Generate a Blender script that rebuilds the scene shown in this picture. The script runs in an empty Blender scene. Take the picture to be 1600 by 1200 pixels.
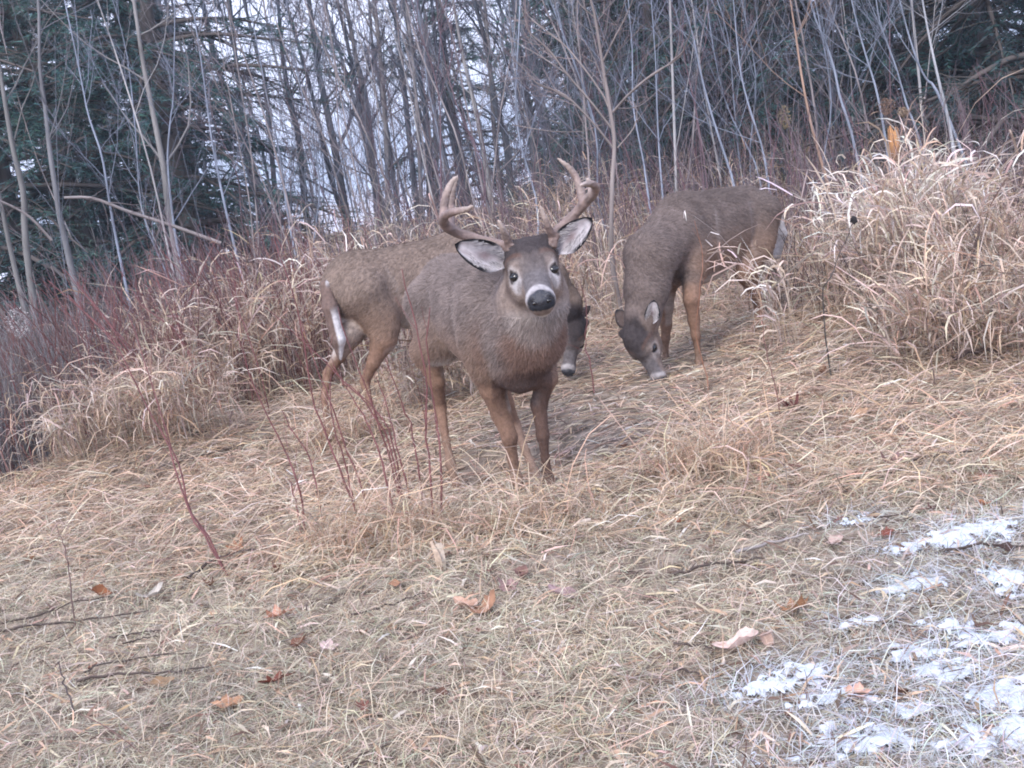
import bpy, math, numpy as np
from mathutils import Matrix, Vector
sc = bpy.context.scene
COL = sc.collection
rad = math.radians

# ------------------------------------------------------------------ camera
F_PX, PITCH, ROLL, CAM_H = 1716.0, rad(11.6), rad(10.0), 1.27      # photo is 1600 px wide
f = np.array([0, math.cos(PITCH), -math.sin(PITCH)])
r0 = np.array([1.0, 0, 0]); u0 = np.array([0, math.sin(PITCH), math.cos(PITCH)])
RT = math.cos(ROLL) * r0 - math.sin(ROLL) * u0
UP = math.sin(ROLL) * r0 + math.cos(ROLL) * u0
CAM = np.array([0, 0, CAM_H])
cam_d = bpy.data.cameras.new("trail_camera")
cam = bpy.data.objects.new("trail_camera", cam_d); COL.objects.link(cam)
cam.matrix_world = Matrix(((RT[0], UP[0], -f[0], 0), (RT[1], UP[1], -f[1], 0), (RT[2], UP[2], -f[2], CAM_H), (0, 0, 0, 1)))
cam_d.sensor_width = 36.0; cam_d.lens = 36.0 * F_PX / 1600.0
cam_d.clip_start = 0.05; cam_d.clip_end = 3000
sc.camera = cam

# ------------------------------------------------------------------ light: overcast winter day
SUN_EL, SUN_AZ = rad(42), rad(205)      # high behind the camera, veiled by cloud
w = bpy.data.worlds.new("World"); sc.world = w; w.use_nodes = True
nt = w.node_tree; nt.nodes.clear()
sky = nt.nodes.new("ShaderNodeTexSky"); sky.sky_type = 'NISHITA'; sky.sun_disc = False
sky.sun_elevation = SUN_EL; sky.sun_rotation = SUN_AZ; sky.dust_density = 3.0
hs = nt.nodes.new("ShaderNodeHueSaturation"); hs.inputs['Saturation'].default_value = 0.35
mx = nt.nodes.new("ShaderNodeMix"); mx.data_type = 'RGBA'; mx.inputs['Factor'].default_value = 0.8
mx.inputs[7].default_value = (8.0, 8.6, 11.6, 1)       # even cloud cover
bg = nt.nodes.new("ShaderNodeBackground"); bg.inputs['Strength'].default_value = 0.105
wo = nt.nodes.new("ShaderNodeOutputWorld")
nt.links.new(sky.outputs[0], hs.inputs['Color']); nt.links.new(hs.outputs[0], mx.inputs[6])
nt.links.new(mx.outputs[2], bg.inputs['Color']); nt.links.new(bg.outputs[0], wo.inputs['Surface'])
sun_d = bpy.data.lights.new("sun", 'SUN'); sun_d.energy = 1.5; sun_d.angle = rad(18); sun_d.color = (1.0, 0.94, 0.89)
sun = bpy.data.objects.new("sun", sun_d); COL.objects.link(sun)
sv = Vector((math.sin(SUN_AZ) * math.cos(SUN_EL), math.cos(SUN_AZ) * math.cos(SUN_EL), math.sin(SUN_EL)))
sun.rotation_euler = sv.to_track_quat('Z', 'Y').to_euler()
sc.view_settings.view_transform = 'Standard'; sc.view_settings.look = 'None'
sc.view_settings.exposure = 1.06; sc.view_settings.gamma = 1.0; sc.view_settings.use_curve_mapping = False
sc.render.engine = 'CYCLES'
sc.cycles.max_bounces = 5; sc.cycles.diffuse_bounces = 3; sc.cycles.glossy_bounces = 2; sc.cycles.transmission_bounces = 3
sc.cycles.pixel_filter_type = 'BLACKMAN_HARRIS'; sc.cycles.filter_width = 1.9   # the soft little lens of a trail camera

# ------------------------------------------------------------------ helpers
def ray(x, y):
    return f + RT * (x - 800) / F_PX + UP * (600 - y) / F_PX
def at(x, y, depth):
    """point seen at photo pixel (x, y), `depth` metres out along the ground axis"""
    d = ray(x, y); return CAM + d * (depth / d[1])

def hash2(ix, iy, seed):
    h = (ix.astype(np.int64) * 374761393 + iy.astype(np.int64) * 668265263 + seed * 974634777) & 0xffffffff
    h = ((h ^ (h >> 13)) * 1274126177) & 0xffffffff
    return ((h ^ (h >> 16)) & 0xffff) / 65535.0
def vnoise(x, y, seed=0):
    x = np.asarray(x, float); y = np.asarray(y, float)
    ix = np.floor(x); iy = np.floor(y); fx = x - ix; fy = y - iy
    fx = fx * fx * (3 - 2 * fx); fy = fy * fy * (3 - 2 * fy)
    a = hash2(ix, iy, seed); b = hash2(ix + 1, iy, seed); c = hash2(ix, iy + 1, seed); d = hash2(ix + 1, iy + 1, seed)
    return (a * (1 - fx) + b * fx) * (1 - fy) + (c * (1 - fx) + d * fx) * fy
def fbm(x, y, seed=0, o=4):
    s = 0; a = 0.5
    for k in range(o):
        s = s + a * vnoise(x * 2 ** k, y * 2 ** k, seed + k * 17); a *= 0.5
    return s
def sstep(a, b, x):
    t = np.clip((x - a) / (b - a), 0, 1); return t * t * (3 - 2 * t)

def terrain(x, y):
    x = np.asarray(x, float); y = np.asarray(y, float)
    z = 0.05 * (fbm(x * 1.3, y * 1.3, 5, 3) - 0.45) + 0.022 * (vnoise(x * 6, y * 6, 9) - 0.5)
    near = np.exp(-((x / 9) ** 2 + ((y - 4) / 9) ** 2)); z = z * (0.35 + 0.65 * near)
    z += -0.105 * np.exp(-(((x + 0.12) / 0.34) ** 2 + ((y - 4.55) / 0.24) ** 2))      # hollow under the buck's hind feet
    z += 0.02 * np.exp(-(((x + 0.25) / 0.55) ** 2 + ((y - 3.86) / 0.13) ** 2))        # little bank in front of the buck
    z += 0.02 * np.exp(-(((x - 0.55) / 0.35) ** 2 + ((y - 3.95) / 0.12) ** 2))
    z += 0.16 * np.exp(-(((x + 2.05) / 0.55) ** 2 + ((y - 6.0) / 0.45) ** 2))         # tussock mound, left
    z += 0.10 * np.exp(-(((x - 2.3) / 0.9) ** 2 + ((y - 6.0) / 0.8) ** 2))            # grass mound, right
    z += -0.35 * sstep(-2.2, -3.6, x) * sstep(5.4, 7.0, y) * (1 - sstep(14, 20, y))    # wet hollow, left
    z += -3.0 * sstep(30, 70, y) - 1.5 * sstep(-25, -80, y)
    z += 0.05 * np.maximum(np.abs(x) - 30, 0) * (1 - sstep(60, 120, np.abs(x)))
    return z
def on(x, y, dz=0.0):
    return np.array([x, y, float(terrain(x, y)) + dz])
def ground_px(px, py):
    """ground point under a photo pixel"""
    d = ray(px, py); z = 0.0
    for _ in range(6):
        p = CAM + d * ((z - CAM_H) / d[2]); z = float(terrain(p[0], p[1]))
    p[2] = z
    return p

def mesh(name, V, Fs, mat, parent=None, col=None, smooth=True, link=True):
    """V (n,3); Fs list of int arrays (m,3) or (m,4)"""
    V = np.ascontiguousarray(V, np.float32)
    me = bpy.data.meshes.new(name); me.vertices.add(len(V)); me.vertices.foreach_set('co', V.ravel())
    idx = np.concatenate([F.ravel() for F in Fs]).astype(np.int32)
    tot = np.concatenate([np.full(len(F), F.shape[1], np.int32) for F in Fs])
    st = np.concatenate(([0], np.cumsum(tot)[:-1])).astype(np.int32)
    me.loops.add(len(idx)); me.loops.foreach_set('vertex_index', idx)
    me.polygons.add(len(tot)); me.polygons.foreach_set('loop_start', st); me.polygons.foreach_set('loop_total', tot)
    me.polygons.foreach_set('use_smooth', np.full(len(tot), smooth, bool))
    if col is not None:
        a = me.attributes.new("tint", 'FLOAT_COLOR', 'POINT')
        c = np.ones((len(V), 4), np.float32); c[:, :3] = col; a.data.foreach_set('color', c.ravel())
    me.update(calc_edges=True)
    me.materials.append(mat)
    o = bpy.data.objects.new(name, me)
    if link: COL.objects.link(o)
    if parent is not None: o.parent = parent
    return o
def empty(name, loc=(0, 0, 0)):
    o = bpy.data.objects.new(name, None); COL.objects.link(o); o.location = [float(v) for v in loc]; o.empty_display_size = 0.1
    return o
def tag(o, label=None, cat=None, group=None, kind=None):
    if label: o['label'] = label
    if cat: o['category'] = cat
    if group: o['group'] = group
    if kind: o['kind'] = kind
    return o
def copy_tree(o, parent=None):
    c = o.copy(); COL.objects.link(c)
    if parent is not None: c.parent = parent
    for ch in list(o.children): copy_tree(ch, c)
    return c
def unit(v):
    v = np.asarray(v, float); return v / np.maximum(np.linalg.norm(v, axis=-1, keepdims=True), 1e-9)

def tubes(P, R, sides=4):
    """P (N,M,3) polylines, R (N,M) radii -> verts, [quads]"""
    P = np.asarray(P, float); R = np.asarray(R, float)
    N, M, _ = P.shape
    T = unit(np.gradient(P, axis=1))
    d = unit(P[:, -1] - P[:, 0]); ref = np.where(np.abs(d[:, 2:3]) > 0.6, np.array([[1.0, 0.13, 0]]), np.array([[0.05, 0.08, 1.0]]))
    U = unit(np.cross(T, ref[:, None, :])); W = np.cross(T, U)
    a = np.arange(sides) / sides * 2 * np.pi
    V = P[:, :, None, :] + R[:, :, None, None] * (U[:, :, None, :] * np.cos(a)[None, None, :, None] + W[:, :, None, :] * np.sin(a)[None, None, :, None])
    i = np.arange(N)[:, None, None] * M * sides; j = np.arange(M - 1)[None, :, None] * sides; k = np.arange(sides)[None, None, :]; k2 = (k + 1) % sides
    Q = np.stack([i + j + k, i + j + k2, i + j + sides + k2, i + j + sides + k], -1).reshape(-1, 4)
    return V.reshape(-1, 3), Q
def spline(pts, M):
    """resample a polyline with M points, Catmull-Rom"""
    p = np.asarray(pts, float)
    if len(p) == 2: return p[0] + (p[1] - p[0]) * np.linspace(0, 1, M)[:, None]
    q = np.vstack([2 * p[0] - p[1], p, 2 * p[-1] - p[-2]])
    t = np.linspace(0, len(p) - 1 - 1e-6, M); i = t.astype(int); u = (t - i)[:, None]
    a, b, c, d = q[i], q[i + 1], q[i + 2], q[i + 3]
    return 0.5 * (2 * b + (c - a) * u + (2 * a - 5 * b + 4 * c - d) * u ** 2 + (3 * b - a - 3 * c + d) * u ** 3)
class Bag:
    def __init__(s): s.V = []; s.F = []; s.C = []; s.n = 0
    def add(s, V, F, C=None):
        s.V.append(V); s.F.append(F + s.n); s.n += len(V)
        if C is not None: s.C.append(np.broadcast_to(C, (len(V), 3)))
        return s
    def build(s, name, mat, parent=None, smooth=True):
        return mesh(name, np.vstack(s.V), s.F, mat, parent, np.vstack(s.C) if s.C else None, smooth)
    def ntri(s): return sum(len(f) * (f.shape[1] - 2) for f in s.F)

# ------------------------------------------------------------------ materials
def material(name, color=(0.5, 0.5, 0.5), attr=False, noise=None, rough=0.85, spec=0.2, trans=0.0, bump=None, sheen=0.0):
    m = bpy.data.materials.new(name); m.use_nodes = True; n = m.node_tree.nodes; l = m.node_tree.links
    b = n['Principled BSDF']; out = n['Material Output']
    b.inputs['Roughness'].default_value = rough; b.inputs['Specular IOR Level'].default_value = spec
    if attr:
        a = n.new('ShaderNodeAttribute'); a.attribute_name = "tint"; c = a.outputs['Color']
    else:
        r = n.new('ShaderNodeRGB'); r.outputs[0].default_value = (*color, 1); c = r.outputs[0]
    tc = n.new('ShaderNodeTexCoord')
    if noise:                                  # (scale, low, high, stretch)
        mp = n.new('ShaderNodeMapping'); mp.inputs['Scale'].default_value = noise[3]
        l.new(tc.outputs['Object'], mp.inputs['Vector'])
        t = n.new('ShaderNodeTexNoise'); t.inputs['Scale'].default_value = noise[0]; t.inputs['Detail'].default_value = 6
        l.new(mp.outputs[0], t.inputs['Vector'])
        mr = n.new('ShaderNodeMapRange'); mr.inputs['From Min'].default_value = 0.3; mr.inputs['From Max'].default_value = 0.7
        mr.inputs['To Min'].default_value = noise[1]; mr.inputs['To Max'].default_value = noise[2]
        l.new(t.outputs['Fac'], mr.inputs['Value'])
        vm = n.new('ShaderNodeVectorMath'); vm.operation = 'SCALE'
        l.new(c, vm.inputs[0]); l.new(mr.outputs[0], vm.inputs['Scale']); c = vm.outputs[0]
        if bump:
            bp = n.new('ShaderNodeBump'); bp.inputs['Strength'].default_value = bump; bp.inputs['Distance'].default_value = 0.01
            l.new(t.outputs['Fac'], bp.inputs['Height']); l.new(bp.outputs[0], b.inputs['Normal'])
    l.new(c, b.inputs['Base Color'])
    if sheen: b.inputs['Sheen Weight'].default_value = sheen
    if trans:
        tr = n.new('ShaderNodeBsdfTranslucent'); l.new(c, tr.inputs['Color'])
        ms = n.new('ShaderNodeMixShader'); ms.inputs[0].default_value = trans
        l.new(b.outputs[0], ms.inputs[1]); l.new(tr.outputs[0], ms.inputs[2]); l.new(ms.outputs[0], out.inputs['Surface'])
    return m
S1 = (1, 1, 1)
M_GRASS = material("dry_grass", attr=True, rough=0.7, spec=0.25, trans=0.25)
M_BARK = material("bark", attr=True, noise=(9, 0.6, 1.45, (1, 1, 0.25)), rough=0.9, spec=0.1, bump=0.6)
M_TWIG = material("twig", attr=True, rough=0.85, spec=0.15)
M_NEEDLE = material("needles", attr=True, rough=0.7, spec=0.3, trans=0.3)
M_COAT = material("coat", attr=True, noise=(60, 0.75, 1.25, S1), rough=0.95, spec=0.08, bump=0.3)
M_HAIR = material("hair", attr=True, rough=0.9, spec=0.08)
M_EAR = material("ear", attr=True, noise=(50, 0.8, 1.15, S1), rough=0.95, spec=0.05)
M_ANTLER = material("antler", attr=True, noise=(35, 0.75, 1.2, (1, 1, 0.4)), rough=0.5, spec=0.4, bump=0.25)
M_EYE = material("eye", (0.006, 0.005, 0.006), rough=0.12, spec=0.6)
M_NOSE = material("nose", (0.022, 0.022, 0.028), noise=(160, 0.6, 1.5, S1), rough=0.38, spec=0.5, bump=0.5)
M_HOOF = material("hoof", (0.03, 0.026, 0.024), noise=(40, 0.7, 1.3, S1), rough=0.5)
M_LEAF = material("dead_leaf", attr=True, noise=(45, 0.7, 1.25, S1), rough=0.75, spec=0.2, trans=0.2)
M_SNOW = material("snow", (0.58, 0.635, 0.72), noise=(60, 0.9, 1.08, S1), rough=0.6, spec=0.3, bump=0.3)
# ------------------------------------------------------------------ ground
def axis(a, b, fine, far, n):
    e = np.geomspace(fine, far, n); return np.concatenate([a - e[::-1], np.arange(a, b, fine), b + e])
gx = axis(-7, 7, .08, 400, 50); gy = axis(0.5, 13, .08, 400, 50)
GX, GY = np.meshgrid(gx, gy, indexing='ij'); g = np.arange(GX.size).reshape(GX.shape)
mg = bpy.data.materials.new("ground"); mg.use_nodes = True; N_ = mg.node_tree.nodes; L_ = mg.node_tree.links
bs = N_['Principled BSDF']; bs.inputs['Roughness'].default_value = .95; bs.inputs['Specular IOR Level'].default_value = .1
tc = N_.new('ShaderNodeTexCoord'); n1 = N_.new('ShaderNodeTexNoise'); n1.inputs['Scale'].default_value = 14; n1.inputs['Detail'].default_value = 8
L_.new(tc.outputs['Object'], n1.inputs['Vector'])
cr = N_.new('ShaderNodeValToRGB'); L_.new(n1.outputs['Fac'], cr.inputs[0])
cr.color_ramp.elements[0].position = .35; cr.color_ramp.elements[0].color = (.10, .078, .06, 1)
cr.color_ramp.elements[1].position = .65; cr.color_ramp.elements[1].color = (.34, .28, .225, 1)
sp = N_.new('ShaderNodeSeparateXYZ'); L_.new(tc.outputs['Object'], sp.inputs[0])
fr = N_.new('ShaderNodeMapRange'); fr.inputs['From Min'].default_value = 30; fr.inputs['From Max'].default_value = 48; L_.new(sp.outputs['Y'], fr.inputs['Value'])
mx2 = N_.new('ShaderNodeMix'); mx2.data_type = 'RGBA'; L_.new(fr.outputs[0], mx2.inputs['Factor']); L_.new(cr.outputs[0], mx2.inputs[6]); mx2.inputs[7].default_value = (.72, .72, .78, 1)   # snowy field beyond the wood
L_.new(mx2.outputs[2], bs.inputs['Base Color'])
bp = N_.new('ShaderNodeBump'); bp.inputs['Strength'].default_value = .6; bp.inputs['Distance'].default_value = .03; L_.new(n1.outputs['Fac'], bp.inputs['Height']); L_.new(bp.outputs[0], bs.inputs['Normal'])
go = mesh("ground", np.stack([GX, GY, terrain(GX, GY)], -1).reshape(-1, 3), [np.stack([g[:-1, :-1], g[1:, :-1], g[1:, 1:], g[:-1, 1:]], -1).reshape(-1, 4)], mg)
go['kind'] = 'structure'

# ------------------------------------------------------------------ grass
def blades(rng, x, y, length, width, el, bend, nseg, col, cvar=.18, az=None, azc=0.0, z0=0.0, power=1.0, tipc=1.12, base=None, flat_clear=.004):
    """ribbons of dry grass: start elevation `el`, turning down by `bend` along their length, never below the ground"""
    n = len(x); b = lambda v: np.broadcast_to(np.asarray(v, float), (n,)).copy()
    length, width, el, bend, z0 = b(length), b(width), b(el), b(bend), b(z0)
    az = rng.uniform(0, 2 * np.pi, n) if az is None else az
    azb = az[:, None] + (rng.normal(0, 1, n) * azc)[:, None] * np.linspace(0, 1, nseg + 1)[None]
    e = el[:, None] - bend[:, None] * np.linspace(0, 1, nseg + 1)[None] ** power
    st = (length / nseg)[:, None]
    dx = np.cos(e) * np.cos(azb) * st; dy = np.cos(e) * np.sin(azb) * st; dz = np.sin(e) * st
    cs = lambda d: np.concatenate([np.zeros((n, 1)), np.cumsum(d[:, :-1], 1)], 1)
    X = x[:, None] + cs(dx); Y = y[:, None] + cs(dy); Z = (terrain(x, y) + z0)[:, None] + cs(dz) if base is None else base[:, None] + cs(dz)
    G = terrain(X, Y) + flat_clear + rng.uniform(0, .012, (n, 1)); Z = np.maximum(Z, G)
    P = np.stack([X, Y, Z], -1)
    tw = rng.uniform(-1.0, 1.0, n)[:, None] + rng.normal(0, .5, n)[:, None] * np.linspace(0, 1, nseg + 1)
    sd = np.stack([-np.sin(azb) * np.cos(tw), np.cos(azb) * np.cos(tw), np.sin(tw)], -1)
    wd = width[:, None] * .5 * np.array([.75] + [1.0] * (nseg - 1) + [.12])[None] * np.linspace(1, .75, nseg + 1)[None]
    V = np.stack([P - sd * wd[..., None], P + sd * wd[..., None]], 2)
    i = np.arange(n)[:, None] * (nseg + 1) * 2 + np.arange(nseg)[None] * 2
    Q = np.stack([i, i + 1, i + 3, i + 2], -1).reshape(-1, 4)
    c = np.asarray(col, float); c = np.broadcast_to(c, (n, 3)) * (1 + cvar * rng.normal(0, 1, (n, 1))).clip(.35, 1.8)
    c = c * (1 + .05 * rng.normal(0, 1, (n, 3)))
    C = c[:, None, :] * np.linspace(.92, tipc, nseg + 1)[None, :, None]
    C = np.repeat(C[:, :, None, :], 2, 2)
    return V.reshape(-1, 3), Q, C.reshape(-1, 3).clip(0.01, .85)
def palette(rng, n, cols, p):
    return np.asarray(cols)[rng.choice(len(cols), n, p=np.asarray(p) / np.sum(p))]
XB = np.array([-6, -4, -2.75, -2.3, -1.9, -1.3, -.6, 0, .6, .95, 1.2, 1.6, 1.75, 2.0, 2.3, 4, 8])
YB = np.array([5.1, 5.3, 5.85, 6.15, 6.6, 7.0, 7.3, 7.3, 7.2, 7.2, 7.2, 7.0, 6.2, 5.0, 4.6, 4.9, 5.5])
edge_tall = lambda x: np.interp(x, XB, YB)
edge_lawn = lambda x: np.interp(x, [-3, -2.3, -1.4, -.8, -.2, .4, 1.0, 1.7, 3], [5.0, 4.7, 4.0, 3.75, 3.72, 3.68, 3.62, 3.5, 3.6])
STRAW = [(.60, .45, .33), (.53, .42, .32), (.66, .55, .44), (.42, .28, .195), (.37, .31, .25), (.52, .36, .25)]
LAWN = [(.60, .51, .395), (.51, .45, .345), (.67, .58, .47), (.38, .32, .24), (.51, .375, .27), (.35, .35, .25)]
TALL = [(.54, .42, .33), (.47, .35, .26), (.64, .54, .46), (.35, .235, .17), (.35, .295, .25)]
rng = np.random.default_rng(11)
inview = lambda x, y, m=.3: np.abs(x) < .52 * y + m

# short frosted lawn in front, where the last thin snow lies
sb = []
for (a, b_, rx, ry) in [(1580, 915, .10, .12), (1500, 850, .16, .10), (1420, 860, .10, .07), (1560, 830, .15, .07), (1330, 820, .08, .05), (1250, 1060, .16, .06), (1180, 1085, .12, .06), (1300, 1100, .10, .05), (1480, 1060, .14, .09), (1560, 1100, .16, .10), (1400, 1120, .10, .05), (1560, 1000, .14, .08), (1480, 985, .10, .05), (1420, 1030, .10, .05), (1560, 1160, .2, .1), (1350, 1170, .2, .08), (1430, 920, .12, .06), (1340, 980, .08, .03)]:
    q = ground_px(a, b_); sb.append((q[0], q[1], rx, ry))
n = 195000
y = 1.55 + 3.2 * rng.random(n) ** 1.15; x = (rng.random(n) * 2 - 1) * (.52 * y + .85)
k = y < edge_lawn(x) + .25 + .25 * rng.normal(size=n); x, y = x[k], y[k]; n = len(x)
dens = fbm(x * 3, y * 3, 31, 3)
k = rng.random(n) < .15 + 1.5 * dens; x, y = x[k], y[k]; n = len(x)
green = sstep(.45, .75, fbm(x * 1.1 + 3, y * 1.1, 77, 3) + .12 * (np.abs(x - .1) > .9))[:, None]
c = palette(rng, n, LAWN, [4, 4, 3, 2, 2, 2]); c = c * (1 - .2 * green) + .2 * green * np.array([.35, .38, .33]); c = c * (.72 + .62 * fbm(x * 2.2, y * 3.0, 131, 3))[:, None]
fm = np.zeros(n)
for bx, by, rx, ry in sb: fm = np.maximum(fm, np.exp(-((x - bx) / (rx * 1.5)) ** 2 - ((y - by) / (ry * 1.5)) ** 2))
fm = (fm * .9 * (rng.random(n) < .85))[:, None]; c = c * (1 - fm) + fm * np.array([.55, .59, .64])
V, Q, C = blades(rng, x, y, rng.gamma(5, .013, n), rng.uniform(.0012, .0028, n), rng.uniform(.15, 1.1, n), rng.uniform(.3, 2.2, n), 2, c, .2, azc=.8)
tag(mesh("lawn_grass", V, [Q], M_GRASS, col=C), kind="stuff")
# trampled straw
n = 104000
y = 3.3 + 5.0 * rng.random(n) ** 1.35; x = (rng.random(n) * 2 - 1) * (.53 * y + .8)
k = (y > edge_lawn(x) - .35 * rng.random(n)) & (y < edge_tall(x) + .6); x, y = x[k], y[k]; n = len(x)
trod = np.zeros(n)
for hx_, hy_, hr_ in [(-.06, 4.2, .30), (.07, 4.03, .26), (-.3, 4.4, .28), (.04, 4.35, .25), (1.0, 5.78, .3), (.85, 6.1, .3), (.75, 5.6, .25), (-.08, 3.95, .24), (.10, 3.88, .26), (.06, 3.74, .2), (-.28, 4.2, .2), (.33, 6.0, .25), (.2, 4.8, .5), (.5, 5.3, .5)]: trod = np.maximum(trod, np.exp(-((x - hx_) ** 2 + (y - hy_) ** 2) / hr_ ** 2))
k = rng.random(n) > .6 * trod; x, y, trod = x[k], y[k], trod[k]; n = len(x)
az = np.where(rng.random(n) < .35, rng.normal(.25, .6, n) + np.pi * rng.integers(0, 2, n), rng.uniform(0, 6.28, n))
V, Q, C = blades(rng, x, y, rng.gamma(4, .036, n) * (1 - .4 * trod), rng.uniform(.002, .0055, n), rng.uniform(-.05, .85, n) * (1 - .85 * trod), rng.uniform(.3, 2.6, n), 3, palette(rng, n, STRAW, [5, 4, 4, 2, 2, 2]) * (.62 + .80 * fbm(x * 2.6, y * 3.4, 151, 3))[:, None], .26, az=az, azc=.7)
tag(mesh("trampled_straw", V, [Q], M_GRASS, col=C), kind="stuff")
# loose long stalks lying over lawn and straw
n = 1700
y = 2.0 + 5 * rng.random(n) ** 1.1; x = (rng.random(n) * 2 - 1) * (.53 * y + .3); k = (y < edge_tall(x) + .3) & (np.hypot(x - .03, y - 3.9) > .32); x, y = x[k], y[k]; n = len(x)
V, Q, C = blades(rng, x, y, rng.uniform(.08, .32, n), rng.uniform(.0015, .0032, n), rng.uniform(0, .35, n), rng.uniform(.1, .9, n), 5, palette(rng, n, STRAW + [(.12, .07, .055)], [5, 4, 4, 2, 2, 2, 2]), .2, az=rng.uniform(0, 6.28, n), azc=.5, z0=.01)
tag(mesh("loose_stalks", V, [Q], M_GRASS, col=C), kind="stuff")

# broken flat scraps of blade and husk
n = 9000
y = 1.9 + 5.2 * rng.random(n) ** 1.1; x = (rng.random(n) * 2 - 1) * (.53 * y + .3); k = y < edge_tall(x) + .2; x, y = x[k], y[k]; n = len(x)
V, Q, C = blades(rng, x, y, rng.uniform(.025, .10, n), rng.uniform(.004, .010, n), rng.uniform(0, .5, n), rng.uniform(.2, 1.2, n), 2, palette(rng, n, STRAW + [(.16, .10, .075), (.24, .17, .13), (.70, .62, .54)], [3, 3, 4, 3, 3, 2, 4, 4, 2]), .25, azc=.4, z0=.015)
tag(mesh("straw_litter", V, [Q], M_GRASS, col=C), kind="stuff")

def reed(rng, x, y, hgt, nleaf, col, droop=1.0, lean=None, wide=.007):
    """tall stalks with long bent leaves; returns ribbons"""
    n = len(x); out = []
    az = rng.uniform(0, 6.28, n) if lean is None else rng.normal(lean, .8, n)
    h = hgt * rng.uniform(.6, 1.15, n); el = rng.normal(1.38, .16, n); bend = rng.gamma(3, .28, n) * droop
    out.append(blades(rng, x, y, h, .0035, el, bend, 6, col, .18, az=az, power=2.2))
    for _ in range(nleaf):
        t = rng.uniform(.25, .95, n); zz = h * t * np.sin(el - bend * t ** 3.2 / 3.2); rr = h * t * np.cos(el - bend * t ** 3.2 / 2.2) * .9
        la = az + rng.normal(0, 1.1, n)
        out.append(blades(rng, x + rr * np.cos(az), y + rr * np.sin(az), rng.gamma(4, .058, n), rng.uniform(.35, 1.3, n) * wide, rng.uniform(.2, 1.35, n), rng.gamma(2.2, .75, n).clip(.1, 3.6) * droop, 4, col * 1.05, .2, az=la, azc=.5, base=terrain(x, y) + np.maximum(zz, .03), power=1.2))
    return out
def pack(lst, name, mat=M_GRASS, parent=None):
    b = Bag()
    for V, Q, C in lst: b.add(V, Q, C)
    return b.build(name, mat, parent)
# tall dry grass behind and around
n = 12500
y = 4.4 + 8.6 * rng.random(n) ** 1.25; x = (rng.random(n) * 2 - 1) * (.55 * y + .5)
k = (y > edge_tall(x) + .18 * rng.normal(size=n)) & ((x > -.385 * y) | (rng.random(n) < .12)) & (rng.random(n) < .35 + 1.3 * sstep(.36, .6, fbm(x * .9, y * .9, 41, 3))) & ~((x < -2.3) & (y > 6.2) & (rng.random(n) < .75)); x, y = x[k], y[k]; n = len(x)
hg = .86 + .30 * fbm(x * .7, y * .7, 43, 2); hg = hg * (1 - .12 * sstep(-1.5, -2.6, x)); hg *= .55 + .45 * sstep(-.1, .9, y - edge_tall(x)); hg *= 1 - .45 * sstep(.7, 1.3, x) * sstep(11, 9, y); hg *= .8 + .45 * vnoise(x * 2.3, y * 2.3, 47)
tag(pack(reed(rng, x, y, hg, 4, palette(rng, n, TALL, [4, 4, 3, 3, 3]), 1.1), "tall_grass"), kind="stuff")
# fallen tangle at the foot of the tall grass
n = 20000
y = 4.4 + 6.5 * rng.random(n) ** 1.3; x = (rng.random(n) * 2 - 1) * (.54 * y + .4); k = (y > edge_tall(x) - .1) & ((x > -.385 * y) | (rng.random(n) < .3)); x, y = x[k], y[k]; n = len(x)
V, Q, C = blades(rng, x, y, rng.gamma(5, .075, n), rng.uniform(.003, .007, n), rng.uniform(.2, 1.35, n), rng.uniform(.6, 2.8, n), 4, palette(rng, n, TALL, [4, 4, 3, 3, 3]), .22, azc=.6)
tag(mesh("grass_tangle", V, [Q], M_GRASS, col=C), kind="stuff")
# single clumps that stand out
def clump(name, label, cx, cy, rx, ry, n, hgt, col, droop=1.0, nleaf=5, lean=None, wide=.009, seed=0):
    r = np.random.default_rng(seed); a = r.uniform(0, 6.28, n); q = np.sqrt(r.random(n)); x = cx + rx * q * np.cos(a); y = cy + ry * q * np.sin(a)
    o = pack(reed(r, x, y, hgt, nleaf, palette(r, n, col, np.ones(len(col))), droop, lean, wide), name); o['kind'] = 'thing'
    return tag(o, label, "grass clump", "clumps of tall dry grass")
PALE = [(.66, .57, .50), (.57, .47, .39), (.71, .64, .58), (.48, .36, .28)]
p = ground_px(1450, 520)
clump("grass_clump", "big mound of pale drooping reed grass at the right edge of the clearing", 2.38, 6.15, .33, .33, 300, .84, PALE, 1.15, 6, wide=.011, seed=1)
clump("grass_clump", "low tan grass mound at the foot of the pale reed mound", 2.15, 5.0, .5, .3, 200, .40, TALL, 1.2, 5, wide=.009, seed=2)
clump("grass_clump", "arching tuft of dry grass in front of the right grazing deer's hind legs", 1.45, 5.62, .10, .10, 20, .62, PALE, 1.5, 4, lean=3.3, wide=.010, seed=3)
clump("grass_clump", "few tall bent reeds reaching over the right grazing deer's haunch", 1.50, 5.80, .06, .06, 4, .95, PALE, 1.7, 4, lean=3.0, wide=.012, seed=4)
clump("grass_clump", "tall feathery reeds standing before the dark trees at the far right", 2.45, 6.6, .3, .3, 30, 1.12, TALL, .9, 5, wide=.010, seed=5)
clump("grass_clump", "bushy tan grass tussock left of the deer behind the buck", -1.75, 7.0, .5, .35, 170, .95, TALL, 1.3, 5, wide=.009, seed=6)
clump("grass_clump", "flattened tussock of combed pale grass at the edge of the dark brush, left", -2.05, 5.95, .55, .3, 330, .5, TALL, 2.2, 4, lean=-1.3, wide=.006, seed=7)
clump("grass_clump", "curled reeds standing above the rump of the deer behind the buck", -.95, 7.2, .35, .2, 70, 1.0, PALE, 1.2, 5, wide=.010, seed=8)
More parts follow.
